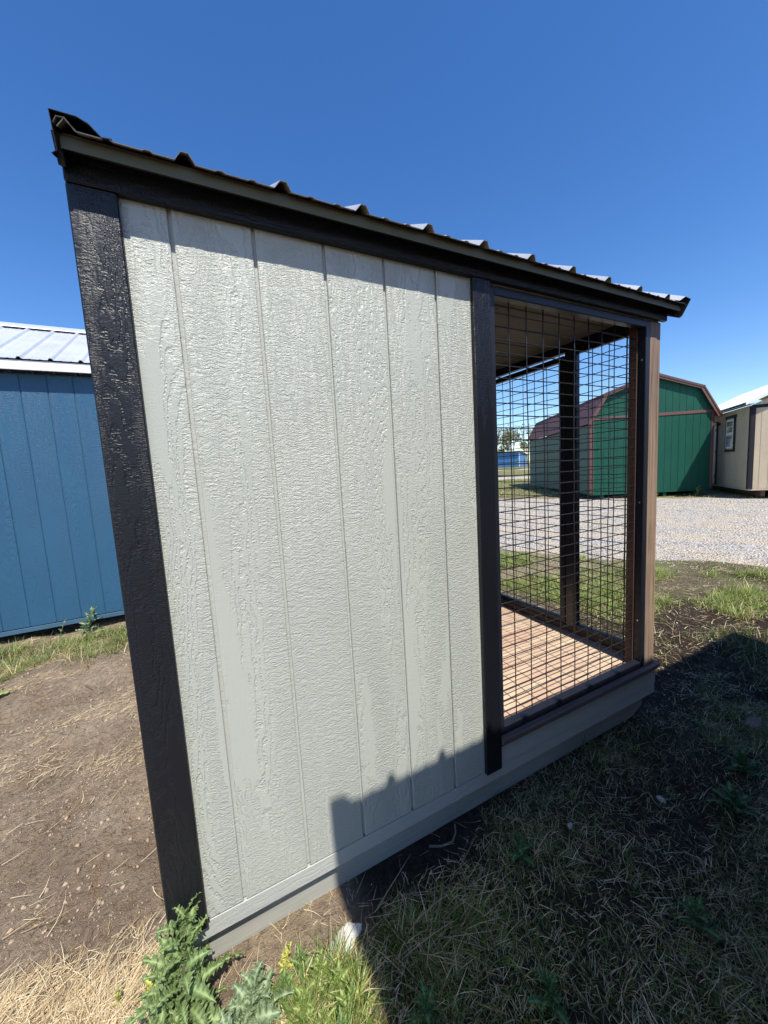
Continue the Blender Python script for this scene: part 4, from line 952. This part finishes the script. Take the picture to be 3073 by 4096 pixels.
# white stone, pebbles, sticks
def rock(name, label, x, y, sx, sy, sz, rz, mat, seed, cat='stone', group=None):
    rn = random.Random(seed)
    import bmesh
    bm = bmesh.new(); bmesh.ops.create_icosphere(bm, subdivisions=3, radius=1)
    for v in bm.verts:
        n_ = 1+0.22*math.sin(v.co.x*5+seed)*math.sin(v.co.y*4+seed*2)+rn.uniform(-0.05, 0.05)
        v.co = Vector((v.co.x*sx*n_, v.co.y*sy*n_, max(-0.5, min(0.55, v.co.z))*sz*(1+0.15*v.co.x)))
    me = bpy.data.meshes.new(name); bm.to_mesh(me); bm.free(); me.materials.append(mat)
    o = link(name, me, None, (x, y, zg1(x, y)+sz*0.25), (rn.uniform(-.15, .15), rn.uniform(-.15, .15), rz)); tag(o, label, cat, group); return o
M['rock'] = plain('white_limestone', (0.50, 0.48, 0.43), 0.9, bump=1.0, bs=160, var=0.35)
M['rock2'] = plain('brown_stone', (0.20, 0.14, 0.11), 0.9, bump=0.8, bs=60, var=0.25)
# ragged flat pale slab
def slab():
    import bmesh
    o2 = [(-0.032, -0.085), (-0.012, -0.072), (0.014, -0.046), (0.040, -0.032), (0.046, -0.006), (0.038, 0.012), (0.044, 0.046), (0.036, 0.066), (0.024, 0.062), (0.006, 0.052), (-0.018, 0.038), (-0.026, 0.006), (-0.030, -0.03)]
    bm = bmesh.new(); rn = random.Random(4)
    n = 5; rings = []
    for r_, zz in ((0.86, -0.004), (0.88, 0.001), (0.82, 0.004), (0.6, 0.0055), (0.25, 0.005)):
        ring = []
        for i in range(len(o2)*3):
            a, b = o2[i//3], o2[(i//3+1) % len(o2)]; t = (i % 3)/3
            px = (a[0]+(b[0]-a[0])*t)*r_; py = (a[1]+(b[1]-a[1])*t)*r_
            ring.append(bm.verts.new((px+rn.uniform(-.0016, .0016), py+rn.uniform(-.0016, .0016), zz+rn.uniform(-.0016, .0016))))
        rings.append(ring)
    m_ = len(rings[0])
    for a, b in zip(rings[:-1], rings[1:]):
        for i in range(m_): bm.faces.new((a[i], a[(i+1) % m_], b[(i+1) % m_], b[i]))
    bm.faces.new(rings[-1]); bm.faces.new(rings[0][::-1])
    me = bpy.data.meshes.new('pale_stone'); bm.to_mesh(me); bm.free(); me.materials.append(M['rock'])
    o = link('pale_stone', me, None, (0.662, -0.103, zg1(0.662, -0.103)+0.011), (R(6), R(4), R(-59))); tag(o, 'ragged flat white stone lying across the edge of the big shadow', 'stone')
slab()
rock('pebble', 'small white pebble in the shaded grass below the porch', 1.62, -0.21, 0.014, 0.010, 0.012, 0.4, M['rock'], 2)
rock('pebble', 'white pebble in the shaded grass, right of the small one nearest the kennel', 2.05, -0.33, 0.016, 0.012, 0.014, 1.4, M['rock'], 3)
rock('brown_stone', 'flat brown stone in the shaded grass right of the porch', 2.95, -0.33, 0.055, 0.035, 0.03, 0.2, M['rock2'], 5)
rock('pebble', 'pale yellowish pebble on the bare dirt at far lower left', -0.46, 0.66, 0.012, 0.009, 0.01, 0.2, M['rock'], 6)
def stick(name, label, pts, r, mat):
    P_ = [(a, b, zg1(a, b)+c) for a, b, c in pts]; o0 = Vector(P_[0]); rel = [tuple(Vector(p)-o0) for p in P_]
    o = link(name, tube_mesh(name, rel, [r*(1-0.35*i/len(rel)) for i in range(len(rel))], mat), None, o0); return tag(o, label, 'stick')
M['twig'] = woodm('grey_twig_wood', (0.24, 0.18, 0.13), (0.10, 0.07, 0.05), 0.8, axis=0)
stick('stick', 'short straight grey stick on the bare dirt behind the black corner board', [(-0.528, 2.27, 0.008), (-0.46, 2.17, 0.011), (-0.388, 2.08, 0.008)], 0.008, M['twig'])
stick('twig', 'bent dark twig hooked upward in the shade under the kennel skid', [(1.068, 0.012, 0.008), (1.11, -0.015, 0.012), (1.16, -0.02, 0.012), (1.19, -0.003, 0.014), (1.198, 0.012, 0.03)], 0.005, M['twig'])
# upright dead stalks in the shade
def stalks():
    P = scatter(90, 0.72, 1.15, -0.26, -0.05, lambda x, y: 0.6+0*x); n = len(P)
    blade_obj('dead_stalks', P, RNG.uniform(0.10, 0.22, n), RNG.uniform(0.0015, 0.003, n), RNG.normal(-1.3, 0.8, n), RNG.uniform(0.5, 1.3, n), RNG.uniform(0.1, 0.6, n), RNG.normal(0, 0.1, n), mixc(n, (0.42, 0.32, 0.22), (0.34, 0.25, 0.17)), M['straw'], 5)
stalks()

# ------------------------------------------------------------------ far field: shed, posts, pickup, trees
FA = R(-70); FC = (47.4, 43.0)
FZ = float(zbase(np.array(FC[0]), np.array(FC[1])))
fdv = Vector((math.cos(FA), math.sin(FA))); FW = 6.2
org = (FC[0]-fdv.x*FW, FC[1]-fdv.y*FW, FZ-0.05)
Fs = thing('far_blue_shed', 'small bright blue shed with white trim far across the field, seen through the cage wires', 'shed', org, FA)
def fb(name, x0, x1, y0, y1, z0, z1, mat, bev=0.01):
    v, f = box_geo(x0, x1, y0, y1, z0, z1, bev); return link(name, mesh(name, v, f, mat), Fs)
M['farblue'] = plain('bright_blue_paint', (0.06, 0.20, 0.42), 0.6)
for k in range(6): fb('siding_panel', 0.02+1.02*k, 1.02*(k+1), 0, 0.03, 0.1, 2.5, M['farblue'])
fb('back_wall', 0, FW, 2.97, 3.0, 0.1, 2.0, M['farblue'])
for xx in (0, FW-0.03): prism('side_wall', [(0.031, 0.1), (2.96, 0.1), (2.96, 2.0), (0.031, 2.5)], xx, xx+0.03, M['farblue'], Fs, axis='x')
prism('roof', [(-0.3, 2.62), (3.2, 1.98), (3.2, 2.06), (-0.3, 2.72)], -0.25, FW+0.25, M['whiteroof'], Fs, axis='x')
fb('corner_trim', FW-0.14, FW+0.01, -0.03, -0.001, 0.1, 2.5, M['whitetrim']); fb('corner_trim', FW+0.001, FW+0.03, 2.8, 3.0, 0.1, 2.0, M['whitetrim']); fb('skid', 0.2, FW-0.2, 0.3, 0.5, -0.05, 0.099, M['plate'])
M['polew'] = woodm('pale_pole_wood', (0.5, 0.40, 0.26), (0.33, 0.25, 0.16), 0.8)
for i, (x, y, lb) in enumerate(((49.2, 43.7, 'left pale wooden post beside the far blue shed'), (50.2, 43.9, 'right pale wooden post beside the far blue shed'))):
    z = float(zbase(np.array(x), np.array(y))); o = link('wooden_post', tube_mesh('wooden_post', [(0, 0, -0.1), (0, 0, 1.4), (0.03, 0, 2.9)], [0.14, 0.13, 0.12], M['polew']), None, (x, y, z))
    tag(o, lb, 'post', 'posts by the far shed')
# white pickup beyond the posts, mostly hidden by the barn
px_, py_ = 52.5, 44.2; pz_ = float(zbase(np.array(px_), np.array(py_)))
TK = thing('pickup_truck', 'white pickup truck far across the field, half hidden behind the green barn', 'pickup truck', (px_, py_, pz_), R(-50))
prism('body', [(-0.2, 0.45), (5.2, 0.45), (5.25, 0.95), (4.9, 1.08), (3.7, 1.12), (1.9, 1.12), (-0.2, 1.12)], -0.9, 0.9, M['whitetrim'], TK)
prism('cab', [(1.9, 1.121), (3.75, 1.121), (3.2, 1.75), (2.1, 1.78)], -0.8, 0.8, M['whitetrim'], TK)
prism('side_window', [(2.1, 1.18), (3.5, 1.18), (3.1, 1.65), (2.2, 1.68)], -0.815, -0.802, M['glass'], TK)
M['tyre'] = plain('tyre_rubber', (0.02, 0.02, 0.02), 0.8)
for x in (0.8, 4.2):
    for s in (-0.92, 0.70):
        v = [(x+0.38*math.cos(a*math.pi/8), s, 0.38+0.38*math.sin(a*math.pi/8)) for a in range(16)]+[(x+0.38*math.cos(a*math.pi/8), s+0.22, 0.38+0.38*math.sin(a*math.pi/8)) for a in range(16)]
        f = [tuple(range(16)), tuple(range(31, 15, -1))]+[(i, i+16, (i+1) % 16+16, (i+1) % 16) for i in range(16)]
        link('wheel', mesh('wheel', v, f, M['tyre']), TK)
M['bark'] = plain('grey_bark', (0.34, 0.31, 0.275), 0.9, bump=0.5, bs=10)
M['budleaf'] = bladem('spring_leaves', 0.6, 0.35)
def tree(label, x, y, H, leafy, seed, group='trees along the far edge of the field'):
    rn = random.Random(seed); rg = np.random.default_rng(seed); z = float(zbase(np.array(x), np.array(y)))
    root = thing('tree', label, 'tree', (x, y, z), 0, group); segs = []; tips = []
    def grow(p, d, L, r, lv):
        q = p+d*L; segs.append((p, q, r, r*0.68)); 
        if lv == 0: tips.append(q); return
        if lv < 3: tips.append(p+d*L*0.5)
        for k in range(rn.choice((2, 3, 3))):
            nd = (d+Vector((rn.uniform(-.75, .75), rn.uniform(-.75, .75), rn.uniform(-.1, .55)))).normalized()
            grow(q, nd, L*rn.uniform(.6, .85), r*0.62, lv-1)
    grow(Vector((0, 0, 0)), Vector((rn.uniform(-.1, .1), 0, 1)).normalized(), H*0.26, H*0.026, 5)
    def segmesh(sl, nm):
        V = []; F = []
        for p, q, r1, r2 in sl:
            d = (q-p).normalized(); a = d.cross(Vector((.2, .9, .3))).normalized(); b = d.cross(a); o = len(V)
            for (c, r) in ((p, r1), (q, r2)):
                for j in range(4): V.append(c+(a*math.cos(j*1.5708)+b*math.sin(j*1.5708))*max(r, 0.02))
            for j in range(4): F.append((o+j, o+(j+1) % 4, o+4+(j+1) % 4, o+4+j))
        return mesh(nm, V, F, M['bark'])
    link('trunk', segmesh(segs[:1], 'trunk'), root); link('branches', segmesh(segs[1:], 'branches'), root)
    T_ = np.array([tuple(t) for t in tips]); n = int(len(T_)*leafy*0.6)
    if n > 4:
        P_ = T_[rg.integers(0, len(T_), n)]+rg.normal(0, H*0.035, (n, 3)); s = H*0.012
        V = np.zeros((n, 3, 3)); 
        for k in range(3): V[:, k] = P_+rg.normal(0, s*1.6, (n, 3))
        me = mesh('crown', V.reshape(-1, 3).tolist(), [(3*i, 3*i+1, 3*i+2) for i in range(n)], M['budleaf'])
        c = np.clip(np.array([[0.26, 0.27, 0.12]])*rg.uniform(.6, 1.5, (n, 1))+rg.normal(0, .012, (n, 3)), 0.01, 1); c = np.repeat(c, 3, 0)  # leaf colour lightened to paint in distance haze
        ca = me.color_attributes.new('tint', 'FLOAT_COLOR', 'POINT'); ca.data.foreach_set('color', np.concatenate([c, np.ones((len(c), 1))], 1).astype(np.float32).reshape(-1))
        link('crown', me, root)
TR = [(49, 56, 8, 9, 'leafy olive tree just behind the far blue shed at its left'), (52, 54, 9.5, 1.2, 'bare grey tree rising above the far blue shed roof'), (55, 52.5, 8, 4, 'thinly leaved tree above the right end of the far blue shed'),
      (58, 51.0, 9, 1.0, 'bare grey tree between the far blue shed and the green barn'), (61, 49, 8.5, 2.5, 'budding tree next to the green barn roof'), (46, 59, 9, 3, 'budding tree left of the olive one beyond the field'),
      (65, 46, 9, 5, 'leafy tree hidden behind the green barn'), (43, 62, 8, 8, 'leafy tree at the far left of the tree line'), (70, 42, 9, 2, 'bare tree behind the barn toward the right'), (40, 66, 9, 2, 'bare tree at the left end of the tree line'),
      (53.5, 57, 6, 10, 'low bushy tree behind the far blue shed'), (60, 54, 6, 7, 'low bushy tree by the posts beyond the field')]
TR += [(47.5, 60, 5, 14, 'dense low tree at the back left of the far blue shed'), (51, 58, 4.5, 12, 'dense low tree directly behind the far blue shed roof'), (56, 55, 5, 10, 'low pale green tree right of the far blue shed'),
      (50, 55, 10, 0.6, 'tallest bare tree behind the left end of the far blue shed'), (56.5, 53.5, 9, 0.4, 'slim bare tree behind the wooden posts'), (63, 51, 5, 9, 'low leafy tree behind the white pickup')]
for i, (x, y, H, lf, lb) in enumerate(TR): tree(lb, x, y, H, lf, 100+i)
